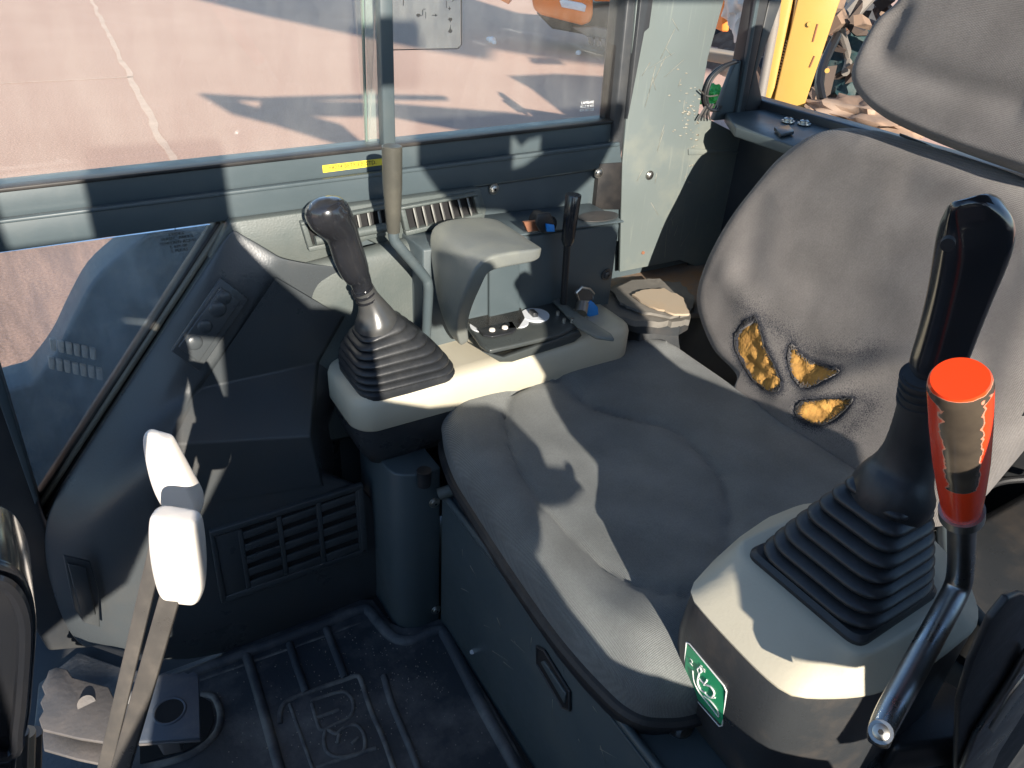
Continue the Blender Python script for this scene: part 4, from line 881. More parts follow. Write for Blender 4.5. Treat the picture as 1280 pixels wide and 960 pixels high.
# re-sample surface at finer grid is heavy; foam pads sit in the tears
for k, h in enumerate(hpoly):
    cen2 = sum(h, Vector((0, 0)))/len(h); hs = [V(p.x, p.y, 0)+V(random.uniform(-.0012, .0012), random.uniform(-.0012, .0012), 0) for p in smoothpts([V(p.x, p.y, 0) for p in h], 4, True)]; bm = bmesh.new(); rings = []
    for r in [i/9 for i in range(1, 10)]:
        row = []
        for q in hs:
            u = cen2.x+(q.x-cen2.x)*r; v = cen2.y+(q.y-cen2.y)*r
            e = bf(u, v, .2)-.0045+.007*noise.noise(V(u*55, v*55, k))+.004*(1-r**3)
            row.append(bm.verts.new(BO+BU*u+BV*v+BN*e))
        rings.append(row)
    c = bm.verts.new(BO+BU*cen2.x+BV*cen2.y+BN*(bf(cen2.x, cen2.y, .2)-.001)); n = len(hs)
    for j in range(n): bm.faces.new((c, rings[0][j], rings[0][(j+1) % n]))
    for i in range(8):
        for j in range(n): bm.faces.new((rings[i][j], rings[i+1][j], rings[i+1][(j+1) % n], rings[i][(j+1) % n]))
    finish(bm, 'exposed_foam', 'foam', seat, sharp=80, label='torn hole with yellow foam showing')
    fb = bmesh.new()
    for t_ in range(190):
        ii = random.randrange(len(hs)); q0 = hs[ii].lerp(hs[(ii+1) % len(hs)], random.random()); inn = (V(cen2.x, cen2.y, 0)-q0).normalized()
        ln = random.uniform(.002, .010); sd = random.uniform(-.8, .8); inn = (inn+V(-inn.y, inn.x, 0)*sd).normalized()
        f3 = lambda q_, e_: BO+BU*q_.x+BV*q_.y+BN*(bf(q_.x, q_.y, .2)+e_)
        tube_bm([f3(q0-inn*.001, .0005), f3(q0+inn*ln*.5, .0015), f3(q0+inn*ln, random.uniform(-.002, .003))], [.00055, .0004, .0002], 4, fb)
    o = finish(fb, 'frayed_threads', 'piping' if k != 1 else 'back', seat, sharp=180); o['kind'] = 'stuff'
    rim = [BO+BU*q.x+BV*q.y+BN*(bf(q.x, q.y, .2)+.0006+.0015*noise.noise(V(q.x*200, q.y*200, 3))) for q in hs]; rim.append(rim[0])
    finish(tube_bm(rim, [.0004+.0012*random.random()**2 for _ in rim], 7, cap=False), 'torn_edge', 'piping', seat)
# headrest
HD = .0
def huv(x, y): p = qp(x, y, BO+BN*HD, BN)-BO; return (p.dot(BU), p.dot(BV))
ho = [huv(*p) for p in [(1120, 0), (1092, 26), (1068, 70), (1061, 98), (1072, 122), (1100, 146), (1150, 170), (1200, 190), (1280, 218)]]
ymin = .44
ho += [(.43, ho[-1][1]-.002), (.385, ho[-1][1]+.02), (.365, .58), (.375, .67), (.42, .72), (.52, .735), (.65, .735), (.74, .715)]
ho2 = [(p.x, p.y) for p in catmull_closed([V(x, y, 0) for x, y in ho], 6)]
hg = [Vector(huv(*p)) for p in [(1130, 20), (1112, 75), (1180, 105), (1280, 130)]]
hgs = smoothpts([V(p.x, p.y, 0) for p in hg], 6); hgs = [Vector((p.x, p.y)) for p in hgs]
def hf(u, v, r):
    d = segdist(Vector((u, v)), hgs); h = -.009*math.exp(-(d/.02)**2)
    if r > .84: h *= max(0, 1-(r-.84)/.12)
    return h
cushion(ho2, (BO, BU, BV, BN), arcprof(.86, .02, 1.0, .05, 9, .95, -.08), 'headrest', 'back', seat, hf)
# headrest carrier strip under it
MT['hinge'] = mat('hinge_black', (0.02, 0.02, 0.022), .4)
for i in range(5):
    a = (1124+i*36, 166+i*15)
    finish(prism_bm([qp(a[0], a[1], BO-BN*.06, BN), qp(a[0]+33, a[1]+13, BO-BN*.06, BN), qp(a[0]+33, a[1]+17, BO-BN*.06, BN), qp(a[0], a[1]+4, BO-BN*.06, BN)], -BN*.02), 'headrest_strip', 'hinge', seat, bevel=.001)
#=====================================================================  CONSOLES
def ring_at(outl, fz): return [V(x, y, fz(x, y)) for x, y in outl]
# ---- far console
fc = thing('far_console', 'cream armrest console by the side window with dark switch panel and round dials', 'console')
def nose_outline(x0, x1, y0, y1, r, n=6):
    return rrect((x0+x1)/2, (y0+y1)/2, (x1-x0)/2, (y1-y0)/2, r, n)
def ztop(x): t = max(0, min(1, (x-.36)/.17)); t = t*t*(3-2*t); return .505+.033*t - max(0, (x-.70))*.12
def con_rings(x0, x1, y0, y1, lev, r):
    out = []
    for ins, f in lev: out.append([V(x, y, f(x)) for x, y in nose_outline(x0+ins, x1-ins, y0+ins, y1-ins, max(.004, r-ins), 8)])
    return out
finish(loft_bm(con_rings(.318, .86, .915, 1.075, [(0.004, lambda x: .446), (0, lambda x: .450), (0, lambda x: ztop(x)-.014), (.003, lambda x: ztop(x)-.005), (.009, lambda x: ztop(x)), (.03, lambda x: ztop(x)+.001)], .04)), 'upper_shell', 'cream', fc, sharp=50)
finish(loft_bm(con_rings(.322, .80, .917, 1.07, [(.045, lambda x: .352), (.03, lambda x: .36), (.012, lambda x: .39), (.004, lambda x: .42), (.0, lambda x: .447)], .045)), 'lower_shell', 'lower', fc, sharp=50)
# dark switch panel, follows the top and laps over the edge
sp_ = [qz(a, b, .541) for a, b in [(578, 400), (596, 383), (640, 377), (688, 371), (722, 398), (726, 408), (700, 420), (640, 434), (612, 440), (600, 432)]]
pn = finish(prism_bm([V(p.x, p.y, .536) for p in sp_], (0, 0, .009)), 'switch_panel', 'panel', fc, bevel=.003)
finish(prism_bm([qy(a, b, .9135) for a, b in [(603, 440), (630, 447), (725, 414), (728, 420), (718, 428), (690, 437), (640, 453), (625, 453)]], (0, .01, 0)), 'panel_lap', 'panel', fc, bevel=.002)
# clear cover over dials
zt = .5452
def disc(px, py, r, name, m, parent, h=.002, z=zt, sy=1.0):
    c = qz(px, py, z); bm = bmesh.new(); tube_bm([V(c.x, c.y, z), V(c.x, c.y, z+h)], r, 32, bm); return finish(bm, name, m, parent)
dd = disc(669, 395, .025, 'dial', 'dial', fc, .003)
c = qz(668, 396, zt+.003); finish(prism_bm([c+V(-.004, -.002, 0), c+V(.005, -.004, 0), c+V(.007, .014, 0), c+V(-.002, .016, 0)], (0, 0, .008)), 'dial_pointer', 'lower', dd, bevel=.001)
gp_ = [qz(a, b, zt+.0002) for a, b in [(583, 403), (590, 392), (612, 386), (650, 383), (660, 396), (650, 411), (602, 415)]]
finish(prism_bm(gp_, (0, 0, .0008)), 'gauge_plate', 'wrist', fc)
for x, y, r in ((604, 408, .023), (626, 399, .016), (645, 403, .022)): disc(x, y, r, 'dial', 'dial', fc, .002)
c = qz(604, 409, zt+.0018); finish(prism_bm([c+V(-.004, -.006, 0), c+V(.002, -.006, 0), c+V(.006, .010, 0), c+V(0, .010, 0)], (0, 0, .001)), 'needle', 'lower', fc)
for x, y in ((634, 400), (640, 396), (645, 402)):
    c = qz(x, y, zt+.0018); finish(prism_bm([c, c+V(.003, 0, 0), c+V(.004, .008, 0), c+V(.001, .008, 0)], (0, 0, .001)), 'red_mark', 'red', fc)
cv = [qz(a, b, zt+.004) for a, b in [(584, 402), (592, 390), (615, 386), (650, 384), (656, 398), (648, 410), (600, 413)]]
finish(prism_bm(cv, (0, 0, .001)), 'clear_cover', 'clear', fc)
sw = [qz(a, b, zt+.001) for a, b in [(596, 413), (630, 405), (641, 404), (646, 413), (640, 418), (615, 423), (604, 421)]]
swp = finish(prism_bm(sw, (0, 0, .004)), 'switch_plate', 'black', fc, bevel=.0015)
for x, y in ((615, 413), (631, 410)):
    c = qz(x, y, zt+.005); finish(tube_bm([c, c+V(0, 0, .003), c+V(0, 0, .0042)], [.0055, .005, .003], 16), 'button', 'white', fc)
for x, y in ((697, 394), (705, 403), (715, 403)):
    c = qz(x, y, zt); finish(tube_bm([c, c+V(0, 0, .008)], [.004, .003], 12), 'toggle', 'chrome', fc)
# tail lip
finish(prism_bm([qz(a, b, .545) for a, b in [(682, 370), (692, 372), (724, 396), (764, 421), (768, 428), (745, 425), (722, 412)]], (0, 0, .007)), 'tail_lip', 'wrist', fc, bevel=.003)
# keys resting at the tail
ky = thing('blue_tag_key', 'metal key ring with blue plastic tag sticking out behind the far console', 'key')
kp = qz(728, 375, .56)
finish(tube_bm([qz(726, 392, .55), qz(728, 380, .56)], .011, 16), 'key_collar', 'chrome', ky)
bm = bmesh.new(); A = [qy(x, y, .985) for x, y in [(720, 366), (727, 359), (737, 361), (742, 367), (740, 377), (724, 377)]]; A.append(A[0]); tube_bm(A, .0028, 8, bm); finish(bm, 'key_bow', 'chrome', ky)
finish(prism_bm(A[:-1], (0, .002, 0)), 'key_plate', 'rod', ky)
finish(prism_bm([qy(x, y, .98) for x, y in [(734, 380), (740, 376), (748, 384), (749, 400), (736, 396), (731, 389)]], (0, .008, 0)), 'tag', 'blue', ky, bevel=.002)

# ---- bellows + joystick builder
def bellows(base, top, nfold, name, m, parent, amp=.008, pw=1.3):
    """base/top: lists of rounded-rect ring points; folds between"""
    rings = []; N = nfold*12
    bc = sum(base, V(0, 0, 0))/len(base); tcn = sum(top, V(0, 0, 0))/len(top)
    for i in range(N+1):
        t = i/N; ph = (t*nfold) % 1.0
        a = amp*(1-.25*t)*(abs(math.sin(math.pi*ph))**.55)
        r = []
        for p, q in zip(base, top):
            tt = t**pw; c = bc.lerp(tcn, t); off = (p-bc).lerp(q-tcn, tt); s = c+off; d = off.normalized()
            r.append(s+d*(a-amp*.6))
        rings.append(r)
    return finish(loft_bm(rings), name, m, parent, sharp=75)
def ring3(c, hx, hy, r, ux=V(1, 0, 0), uy=V(0, 1, 0), n=6):
    return [c+ux*x+uy*y for x, y in rrect(0, 0, hx, hy, r, n)]
# far joystick
fj = thing('far_joystick', 'black joystick with ribbed rubber boot on the far console by the air vents', 'joystick')
bc = V(.417, .985, .508); tcp = qy(471, 402, .985)
nrm = (tcp-bc).normalized(); ux = (V(1, 0, 0)-nrm*nrm.x).normalized(); uy = nrm.cross(ux)
finish(loft_bm([ring3(bc+V(0, 0, -.006), .083, .067, .03), ring3(bc+V(0, 0, .002), .083, .067, .03), ring3(bc+V(0, 0, .006), .079, .063, .03)]), 'boot_flange', 'rubber', fj)
bellows(ring3(bc+V(0, 0, .004), .080, .064, .035), ring3(tcp, .031, .029, .022, ux, uy), 7, 'boot', 'rubber', fj, .0115, pw=1.7)
def stick(pts, name, m, parent, n=22, ell=1.0, sm=4, ref=None):
    P3 = []; 
    for x, y, Y, r in pts: p = qy(x, y, Y); P3.append(Vector((p.x, p.y, p.z, pxr(r, p))))
    out = []
    k = len(P3)
    for i in range(k-1):
        p0, p1, p2, p3 = P3[max(0, i-1)], P3[i], P3[i+1], P3[min(k-1, i+2)]
        for s in range(sm):
            t = s/sm; out.append(0.5*((2*p1)+(-p0+p2)*t+(2*p0-5*p1+4*p2-p3)*t*t+(-p0+3*p1-3*p2+p3)*t**3))
    out.append(P3[-1])
    return finish(tube_bm([V(p.x, p.y, p.z) for p in out], [max(.0005, p.w) for p in out], n, ell=ell, ref=ref), name, m, parent, sharp=70)
J = .985
stick([(471, 408, J, 28), (470, 398, J, 26), (466, 385, J, 19), (460, 372, J, 14), (454, 360, J, 13)], 'collar', 'collar', fj)
stick([(454, 362, J, 12.5), (450, 350, J, 14), (444, 340, J, 18), (437, 322, J, 20), (430, 300, J, 20), (424, 286, J, 23), (415, 274, J-.002, 27), (409, 266, J-.004, 28), (406, 258, J-.006, 25), (404, 252, J-.006, 18), (403, 248, J-.006, 6)], 'grip', 'gloss', fj)
for y in (374, 368, 362): stick([(459-(374-y)*.5, y, J, 14.5), (458-(374-y)*.5, y-2, J, 14.5)], 'collar_ring', 'gloss', fj)

# wrist rest on far console: section swept in x-z, wide in y
wr = thing('wrist_rest', 'grey green plastic wrist rest bracket rising from the far console beside the joystick', 'wrist rest')
# C shaped plate: (x, z, near y, far y, half thickness) from foot to pad tip
wpath = [(x, z, y0, y1 + (.045 if z > .69 else .02 if z > .66 else 0), th) for x, z, y0, y1, th in [(.527, .538, .955, .985, .009), (.515, .565, .948, .990, .010), (.505, .605, .930, .998, .012), (.501, .650, .905, 1.003, .013), (.506, .682, .893, 1.005, .014), (.513, .704, .890, 1.005, .014), (.535, .711, .890, 1.005, .013), (.575, .710, .890, 1.004, .012), (.610, .707, .893, 1.001, .011), (.626, .705, .905, .990, .008), (.630, .7045, .915, .98, .004)]]
def wring(i):
    x, z, y0, y1, th = wpath[i]; a = wpath[max(0, i-1)]; b = wpath[min(len(wpath)-1, i+1)]
    t = V(b[0]-a[0], 0, b[1]-a[1]).normalized(); nn = V(-t.z, 0, t.x); cy, hy = (y0+y1)/2, (y1-y0)/2; out = []
    for u, v in rrect(0, 0, th, hy, min(th, hy)*.45, 3):
        dish = -.004*(1-(v/hy)**2) if (i > 5 and u > 0) else 0
        out.append(V(x, cy+v, z)+nn*(u+dish))
    return out
o = finish(loft_bm([wring(i) for i in range(len(wpath))]), 'rest_body', 'wrist', wr, sharp=60); s_ = o.modifiers.new('s', 'SUBSURF'); s_.levels = s_.render_levels = 2
#---- near console
nc = thing('near_console', 'cream topped black console in the right foreground with green sticker', 'console')
def ring_px(px, z, N=72, k=1.0, cen=None, dxf=None, zz=None, sm=3):
    P = [qz(a, b, z) for a, b in px]; P = smoothpts(P, sm, True) if sm > 1 else P
    c = Vector(cen) if cen else sum(P, V(0, 0, 0))/len(P); c.z = z; out = []
    for i in range(N):
        a = 2*math.pi*i/N; d = V(math.cos(a), math.sin(a), 0); best = None
        for j in range(len(P)):
            p, q = P[j], P[(j+1) % len(P)]; e = q-p; den = d.x*e.y-d.y*e.x
            if abs(den) < 1e-12: continue
            t = ((p.x-c.x)*e.y-(p.y-c.y)*e.x)/den; u = ((p.x-c.x)*d.y-(p.y-c.y)*d.x)/den
            if t > 0 and -1e-6 <= u <= 1+1e-6 and (best is None or t > best): best = t
        r = (best or .05)*k; p = c+d*r; p.z = z if zz is None else zz; out.append(p)
    return out
cpx = [(863, 741), (866, 752), (905, 796), (950, 842), (980, 866), (1003, 873), (1040, 874), (1080, 871), (1110, 862), (1160, 835), (1205, 800), (1222, 780), (1215, 740), (1180, 690), (1110, 632), (1000, 632), (925, 672), (868, 728)]
tpx = [(926, 684), (930, 696), (1000, 758), (1062, 812), (1078, 818), (1100, 810), (1150, 778), (1184, 748), (1180, 730), (1130, 668), (1075, 632), (1060, 630), (990, 650), (932, 674)]
CC = qz(1060, 742, .56)
B0 = ring_px(cpx, .540, cen=CC, sm=2); T0 = ring_px(tpx, .584, cen=CC, sm=2)
def mixr(A, B, t, dz=0): return [a.lerp(b, t)+V(0, 0, dz) for a, b in zip(A, B)]
def insr(A, k, z): return [V(CC.x+(p.x-CC.x)*k, CC.y+(p.y-CC.y)*k, z) for p in A]
finish(loft_bm([insr(B0, .985, .5385), insr(B0, .997, .5395), insr(B0, 1, .542), mixr(B0, T0, .10, .002), mixr(B0, T0, .25, .003), mixr(B0, T0, .55, .003), mixr(B0, T0, .85, .003), mixr(B0, T0, .96, .001), insr(T0, .97, .5845), insr(T0, .8, .5845)]), 'upper_shell', 'cream', nc, sharp=50)
def lowr(z, dx, k):
    x0 = min(p.x for p in B0); x1 = max(p.x for p in B0); out = []
    for p in B0:
        w_ = 1-(p.x-x0)/(x1-x0); out.append(V(CC.x+(p.x-CC.x)*k+dx*w_, CC.y+(p.y-CC.y)*k, z))
    return out
LOWL = [(.10, .15, .93), (.20, .10, .95), (.26, .067, .965), (.32, .036, .975), (.38, .014, .985), (.44, 0, .99), (.49, -.006, .992), (.525, -.003, .990), (.5388, 0, .985)]
finish(loft_bm([lowr(*a) for a in LOWL]), 'lower_shell', 'lower', nc, sharp=50)
# sticker
st = thing('green_sticker', 'green safety sticker with white outline figure on the near black console', 'sticker')
NCf = bpy.data.objects['lower_shell.001'] if 'lower_shell.001' in bpy.data.objects else None
bpy.context.view_layer.update()
def SXq(x, y, d=0):
    o_ = NCf; dr = ray(x, y).normalized(); mi = o_.matrix_world.inverted()
    ok, loc, nor, idx = o_.ray_cast(mi@CAM, mi.to_3x3()@dr)
    return (o_.matrix_world@loc if ok else qx(x, y, .48)) - dr*(.0008+d*.5)
def SX(x, y, d=0): return SXq(x, y, d)
spx = [(858, 803), (862, 805), (905, 857), (908, 864), (903, 907), (899, 908), (856, 858), (854, 850)]
Ns = (SX(905, 857)-SX(858, 803)).cross(SX(903, 907)-SX(858, 803)).normalized()
bm = bmesh.new(); gx = []
A4 = [(858, 803), (906, 858), (903, 908), (855, 855)]
for i in range(9):
    row = []
    for j_ in range(9):
        u, v = i/8, j_/8; cu, cv_ = abs(u-.5)*2, abs(v-.5)*2
        kk = 1-.03*(cu*cv_)**6; u2, v2 = .5+(u-.5)*kk, .5+(v-.5)*kk
        a_ = (A4[0][0]*(1-u2)+A4[1][0]*u2, A4[0][1]*(1-u2)+A4[1][1]*u2); b_ = (A4[3][0]*(1-u2)+A4[2][0]*u2, A4[3][1]*(1-u2)+A4[2][1]*u2)
        row.append(bm.verts.new(SX(a_[0]*(1-v2)+b_[0]*v2, a_[1]*(1-v2)+b_[1]*v2)))
    gx.append(row)
for i in range(8):
    for j_ in range(8): bm.faces.new((gx[i][j_], gx[i+1][j_], gx[i+1][j_+1], gx[i][j_+1]))
o = finish(bm, 'sticker_sheet', 'green', st)
def wl(pts, w_=.0006, sm=3, closed=False):
    P = smoothpts([SX(*p, .0012) for p in pts], sm, closed)
    if closed: P.append(P[0])
    finish(tube_bm(P, w_, 6), 'drawn_line', 'white_ink', st)
wl(spx, .0008, 1, True)
wl([(866, 838), (868, 852), (874, 865), (884, 878), (892, 888), (898, 896), (897, 888), (888, 876), (880, 870)], .0009)
wl([(874, 842), (872, 852), (876, 862), (882, 866)], .0011); wl([(874, 848), (882, 856), (888, 858), (893, 866), (890, 872)], .0011); wl([(884, 850), (880, 856)], .0011)
wl([(872, 836), (875, 834), (877, 839), (874, 841), (872, 836)], .001); wl([(882, 867), (888, 872), (894, 872)], .0009)
ydir = SX(858, 803)-SX(856, 858); xdir = SX(862, 805)*-1+SX(905, 857)
text('2', SX(864, 828, .0014), .013, xdir, ydir, st, 'white_ink', 'symbol'); text('88', SX(878, 836, .0014), .009, xdir, ydir, st, 'white_ink', 'symbol')
# near joystick
nj = thing('near_joystick', 'large glossy black joystick with ribbed rubber boot in the right foreground', 'joystick')
bc = V(.705, .345, .508)
flc = [qz(a, b, .586) for a, b in [(929, 690), (1073, 812), (1176, 742), (1075, 640)]]
fcn = sum(flc, V(0, 0, 0))/4
def quadring(corners, z, k, r=.16, n=6):
    c = sum(corners, V(0, 0, 0))/4; out = []
    cs = [c+(p-c)*k for p in corners]
    for i in range(4):
        a, b, d = cs[i-1], cs[i], cs[(i+1) % 4]
        p0 = b.lerp(a, r); p1 = b.lerp(d, r)
        for j in range(n+1):
            t = j/n; q = (p0*(1-t)**2+b*2*t*(1-t)+p1*t*t); out.append(V(q.x, q.y, z))
    return out
finish(loft_bm([quadring(flc, .578, 1.0, .12), quadring(flc, .589, 1.0, .12), quadring(flc, .594, .95, .12)]), 'boot_flange', 'rubber', nj)
tcp = qy(1120, 606, .283)
base = quadring(flc, .593, .94, .26)
nrm = (tcp-fcn).normalized()
c0_ = sum(base, V(0, 0, 0))/len(base)
top = [tcp+((p-c0_)-nrm*(p-c0_).dot(nrm)*.6)*.44 for p in base]
bellows(base, top, 8, 'boot', 'rubber', nj, .0135, pw=1.15)
JN = .283
stick([(1113, 624, JN, 49), (1115, 614, JN, 50), (1121, 600, JN, 45), (1130, 582, JN, 36), (1138, 560, JN, 30.5), (1145, 532, JN, 27.5), (1151, 500, JN, 25.5), (1156, 468, JN, 24.5)], 'collar', 'rubber', nj, 28)
for k in range(4): stick([(1152+k*1.2, 500-k*9, JN, 29), (1152.5+k*1.2, 496-k*9, JN, 29)], 'collar_ring', 'rubber', nj, 28)
GP = [(1166, 476, 24, .9), (1167, 466, 29, .9), (1171, 452, 31, .88), (1179, 430, 32, .85), (1186, 408, 33, .84), (1194, 383, 35, .82), (1201, 360, 37, .80), (1208, 337, 40, .78), (1214, 315, 42.5, .76), (1218, 296, 43.5, .74), (1220, 280, 42, .70), (1219, 268, 37, .62), (1214, 258, 28, .5), (1208, 251, 16, .3)]
P3 = [(qy(x, y, JN), r, k_) for x, y, r, k_ in GP]; rings = []
for i in range(len(P3)):
    p, r, k_ = P3[i]; tt = (P3[min(i+1, len(P3)-1)][0]-P3[max(i-1, 0)][0]).normalized(); u = (RT-tt*RT.dot(tt)).normalized(); v = tt.cross(u); hw = pxr(r, p)*.96
    if i > 9: tt2 = (tt+u*(.35*(i-9)/4)).normalized(); u = (RT-tt2*RT.dot(tt2)).normalized(); v = tt2.cross(u)
    ring_ = []
    for a_, b_ in rrect(0, 0, hw, hw*k_, hw*k_*.72, 5):
        f_ = 1+.10*(a_/hw)        # a fuller right (palm) side
        ring_.append(p+u*a_+v*b_*f_)
    rings.append(ring_)
o = finish(loft_bm(rings), 'grip', 'gloss', nj, sharp=80); s_ = o.modifiers.new('s', 'SUBSURF'); s_.levels = s_.render_levels = 2
p = qy(1186, 305, JN-.028); finish(tube_bm([p+V(-.003, -.001, 0), p+V(.004, .003, 0)], .0045, 14), 'grip_screw', 'void', nj)
# red lever
rl = thing('red_knob_lever', 'bent steel lever with chipped orange red knob in front of the near joystick', 'lever')
YR = .195
a = [qy(1200, 474, YR), qy(1202, 640, YR)]
ax = (a[1]-a[0])
kb = tube_bm([a[0]-ax*.005, a[0]+ax*.01, a[0]+ax*.04, a[0]+ax*.3, a[0]+ax*.55, a[0]+ax*.8, a[0]+ax*.97, a[1]], [pxr(33, a[0]), pxr(36, a[0]), pxr(37.5, a[0]), pxr(38, a[0]), pxr(36.5, a[0]), pxr(32, a[0]), pxr(28, a[0]), pxr(24, a[0])], 48)
bmesh.ops.subdivide_edges(kb, edges=[e for e in kb.edges if abs((e.verts[0].co-e.verts[1].co).normalized().dot(ax.normalized())) > .9], cuts=14)
o = finish(kb, 'knob', 'red', rl, sharp=50)
at = o.data.attributes.new('wear', 'FLOAT', 'POINT'); axn = ax.normalized(); tocam = (CAM-a[0]); tocam = (tocam-axn*tocam.dot(axn)).normalized(); side = axn.cross(tocam)
for i, v in enumerate(o.data.vertices):
    d = v.co-a[0]; h = d.dot(axn)/ax.length; r = (d-axn*d.dot(axn)); ang = math.atan2(r.normalized().dot(side), r.normalized().dot(tocam)) if r.length > 1e-4 else 0
    w_ = 0
    if .03 < h < .66: w_ = .95-((ang+.05)/(.78*(1-.35*h)))**2*.55
    if h <= .02: w_ = 0
    if .0 < h < .045: w_ = max(w_, .6)
    at.data[i].value = w_
rd = smoothpts([qy(1202, 636, YR), qy(1202, 670, YR), qy(1201, 710, YR), qy(1196, 735, YR-.003), qy(1178, 770, YR-.012), qy(1140, 840, YR-.03), qy(1105, 905, YR-.045), qy(1098, 928, YR-.05)], 6)
finish(tube_bm(rd, [.0108]*(len(rd)-9)+[.0108-.0003*i for i in range(9)], 18), 'rod', 'steel', rl, sharp=60)
p = qy(1101, 915, YR-.062); screw(p, (CAM-p).normalized(), .006, rl, 'screw')
finish(tube_bm([qy(1202, 636, YR), qy(1202, 645, YR)], [pxr(26, a[1])]*2, 24), 'ferrule', 'chrome', rl)
# dusty pouch / side tray right of near console
ty = thing('side_tray', 'dusty black rubber side tray behind the red knob lever', 'tray')
finish(box_bm(.90, 1.26, .12, .36, .28, .42), 'tray_body', 'lower', ty, bevel=.02, seg=4)
finish(tube_bm(smoothpts([qz(1178, 660, .425), qz(1182, 700, .425), qz(1200, 740, .425), qz(1240, 790, .42)], 5), .008, 12), 'rim', 'cab', ty)
finish(tube_bm(smoothpts([qz(1215, 620, .43), qz(1250, 602, .43), qz(1300, 598, .43)], 5), .006, 10), 'cable', 'hose', ty)
# hinge block below lever
hb = finish(zpoly([(1085, 900), (1150, 870), (1200, 905), (1190, 960), (1100, 970)], .36, .05), 'lever_bracket', 'black', bevel=.008); tag(hb, 'black bracket at the foot of the bent steel lever', 'bracket')
# near right door edge with bright strip
de = thing('door_pad', 'black padded door edge with bright metal strip in the bottom right corner', 'door edge')
# bodies at Y ~.12
def dy(x, y, Y=.13): return qy(x, y, Y)
de_o = [(1300, 748), (1278, 742), (1262, 748), (1240, 775), (1215, 830), (1200, 880), (1196, 960), (1200, 1040), (1320, 1040)]
bm = prism_bm([dy(*p) for p in de_o], (0, .006, 0)); finish(bm, 'pad', 'rubber', de, bevel=.0025, seg=3)
finish(prism_bm([dy(x, y, .122) for x, y in [(1290, 812), (1262, 860), (1222, 920), (1202, 968), (1215, 985), (1235, 975), (1250, 940), (1300, 860)]], (0, .006, 0)), 'metal_strip', 'steel', de, bevel=.002)
finish(prism_bm([dy(x, y, .120) for x, y in [(1290, 836), (1262, 872), (1238, 912), (1242, 917), (1268, 880), (1296, 846)]], (0, .004, 0)), 'slot', 'chrome', de, bevel=.001)
#=====================================================================  TRAVEL LEVERS
def travel(name, label, Y, grip, rodp, rw, Yb):
    t = thing(name, label, 'lever', group='white travel levers')
    P3 = [(qy(x, y, Y), r) for x, y, r in grip]; rings = []
    k = len(P3)
    for i, (p, r) in enumerate(P3):
        tt = (P3[min(i+1, k-1)][0]-P3[max(i-1, 0)][0]).normalized(); u = (RT-tt*RT.dot(tt)).normalized(); v = tt.cross(u); hw = pxr(r, p)
        rings.append([p+u*a_+v*b_ for a_, b_ in rrect(0, 0, hw, hw*.55, hw*.4, 4)])
    o = finish(loft_bm(rings), 'grip', 'white', t, sharp=60); s = o.modifiers.new('s', 'SUBSURF'); s.levels = s.render_levels = 2
    a, b = qy(*rodp[0], Y), qy(*rodp[1], Yb); ww = pxr(rw, a)
    d = (b-a).normalized(); u = (RT-d*RT.dot(d)).normalized(); v = d.cross(u)
    b = b+d*.1
    finish(loft_bm([[p+u*x+v*y for x, y in rrect(0, 0, ww, ww*.35, ww*.15, 3)] for p in (a, b)]), 'bar', 'rod', t)
    finish(loft_bm([[p+u*x*.12+v*(y*.3)-v*ww*.36 for x, y in rrect(0, 0, ww, ww*.35, ww*.15, 3)] for p in (a.lerp(b, .02), b)]), 'bar_ridge', 'rod', t)
    return t
travel('travel_lever', 'white gripped travel lever standing farther back, its grip upper in the photo', .68, [(199, 541, 15), (197, 546, 18), (205, 570, 22), (216, 600, 26), (228, 622, 27), (230, 633, 23), (229, 641, 18), (229, 643, 12)], [(207, 640), (131, 960)], 9.5, .66)
travel('travel_lever', 'white gripped travel lever nearer the camera, its grip lower in the photo', .60, [(220, 641, 26), (220, 646, 31), (222, 680, 33), (225, 712, 31.5), (227, 738, 27), (228, 747, 22), (228, 749, 16)], [(216, 735), (150, 965)], 12.5, .58)
#=====================================================================  PEDALS
pdl = thing('left_pedal', 'sunlit grey steel foot pedal with wavy edge left of the travel levers', 'pedal')
z0 = .12
pts = [(62, 842), (72, 838), (84, 840), (92, 850), (110, 855), (137, 862), (146, 880), (135, 930), (100, 925), (70, 918), (54, 914)]
wav = []
for i in range(7): t = i/6; wav += [(53+t*5-(4 if i % 2 else -1), 912-t*62)]
finish(zpoly([(62, 841), (72, 837), (85, 840), (92, 850), (137, 862), (150, 890), (138, 932), (100, 926), (54, 915)]+wav[1:], z0, .006), 'foot_plate', 'pedal', pdl, bevel=.0015)
finish(zpoly([(54, 914), (100, 924), (138, 931), (136, 960), (98, 952), (56, 940)], z0-.03, .006), 'flange', 'pedal', pdl, bevel=.0015)
finish(tube_bm([qz(108, 880, z0+.006), qz(108, 880, z0+.0072)], .012, 24), 'boss', 'pedal', pdl)
pdr = thing('right_pedal', 'blue grey steel pedal with round hole and scalloped edge right of the travel levers', 'pedal')
sc = []
for i in range(13): t = i/12; sc.append((176+t*72, 848-t*3-(3 if i % 2 else 0)))
finish(zpoly([(174, 930), (172, 850)]+sc+[(249, 850), (251, 925)], z0, .006), 'foot_plate', 'pedal2', pdr, bevel=.0012)
finish(zpoly([(174, 929), (251, 924), (251, 928), (174, 933)], z0-.004, .004), 'edge', 'pedal', pdr, bevel=.001)
c = qz(212, 889, z0+.006); 
rim = [c+V(.0215*math.cos(a_), .0215*math.sin(a_), 0) for a_ in [i*math.pi/14 for i in range(29)]]
finish(tube_bm(rim, .0022, 8, cap=False), 'hole_rim', 'pedal2', pdr); finish(tube_bm([c, c+V(0, 0, .0008)], .020, 28), 'hole', 'void', pdr)
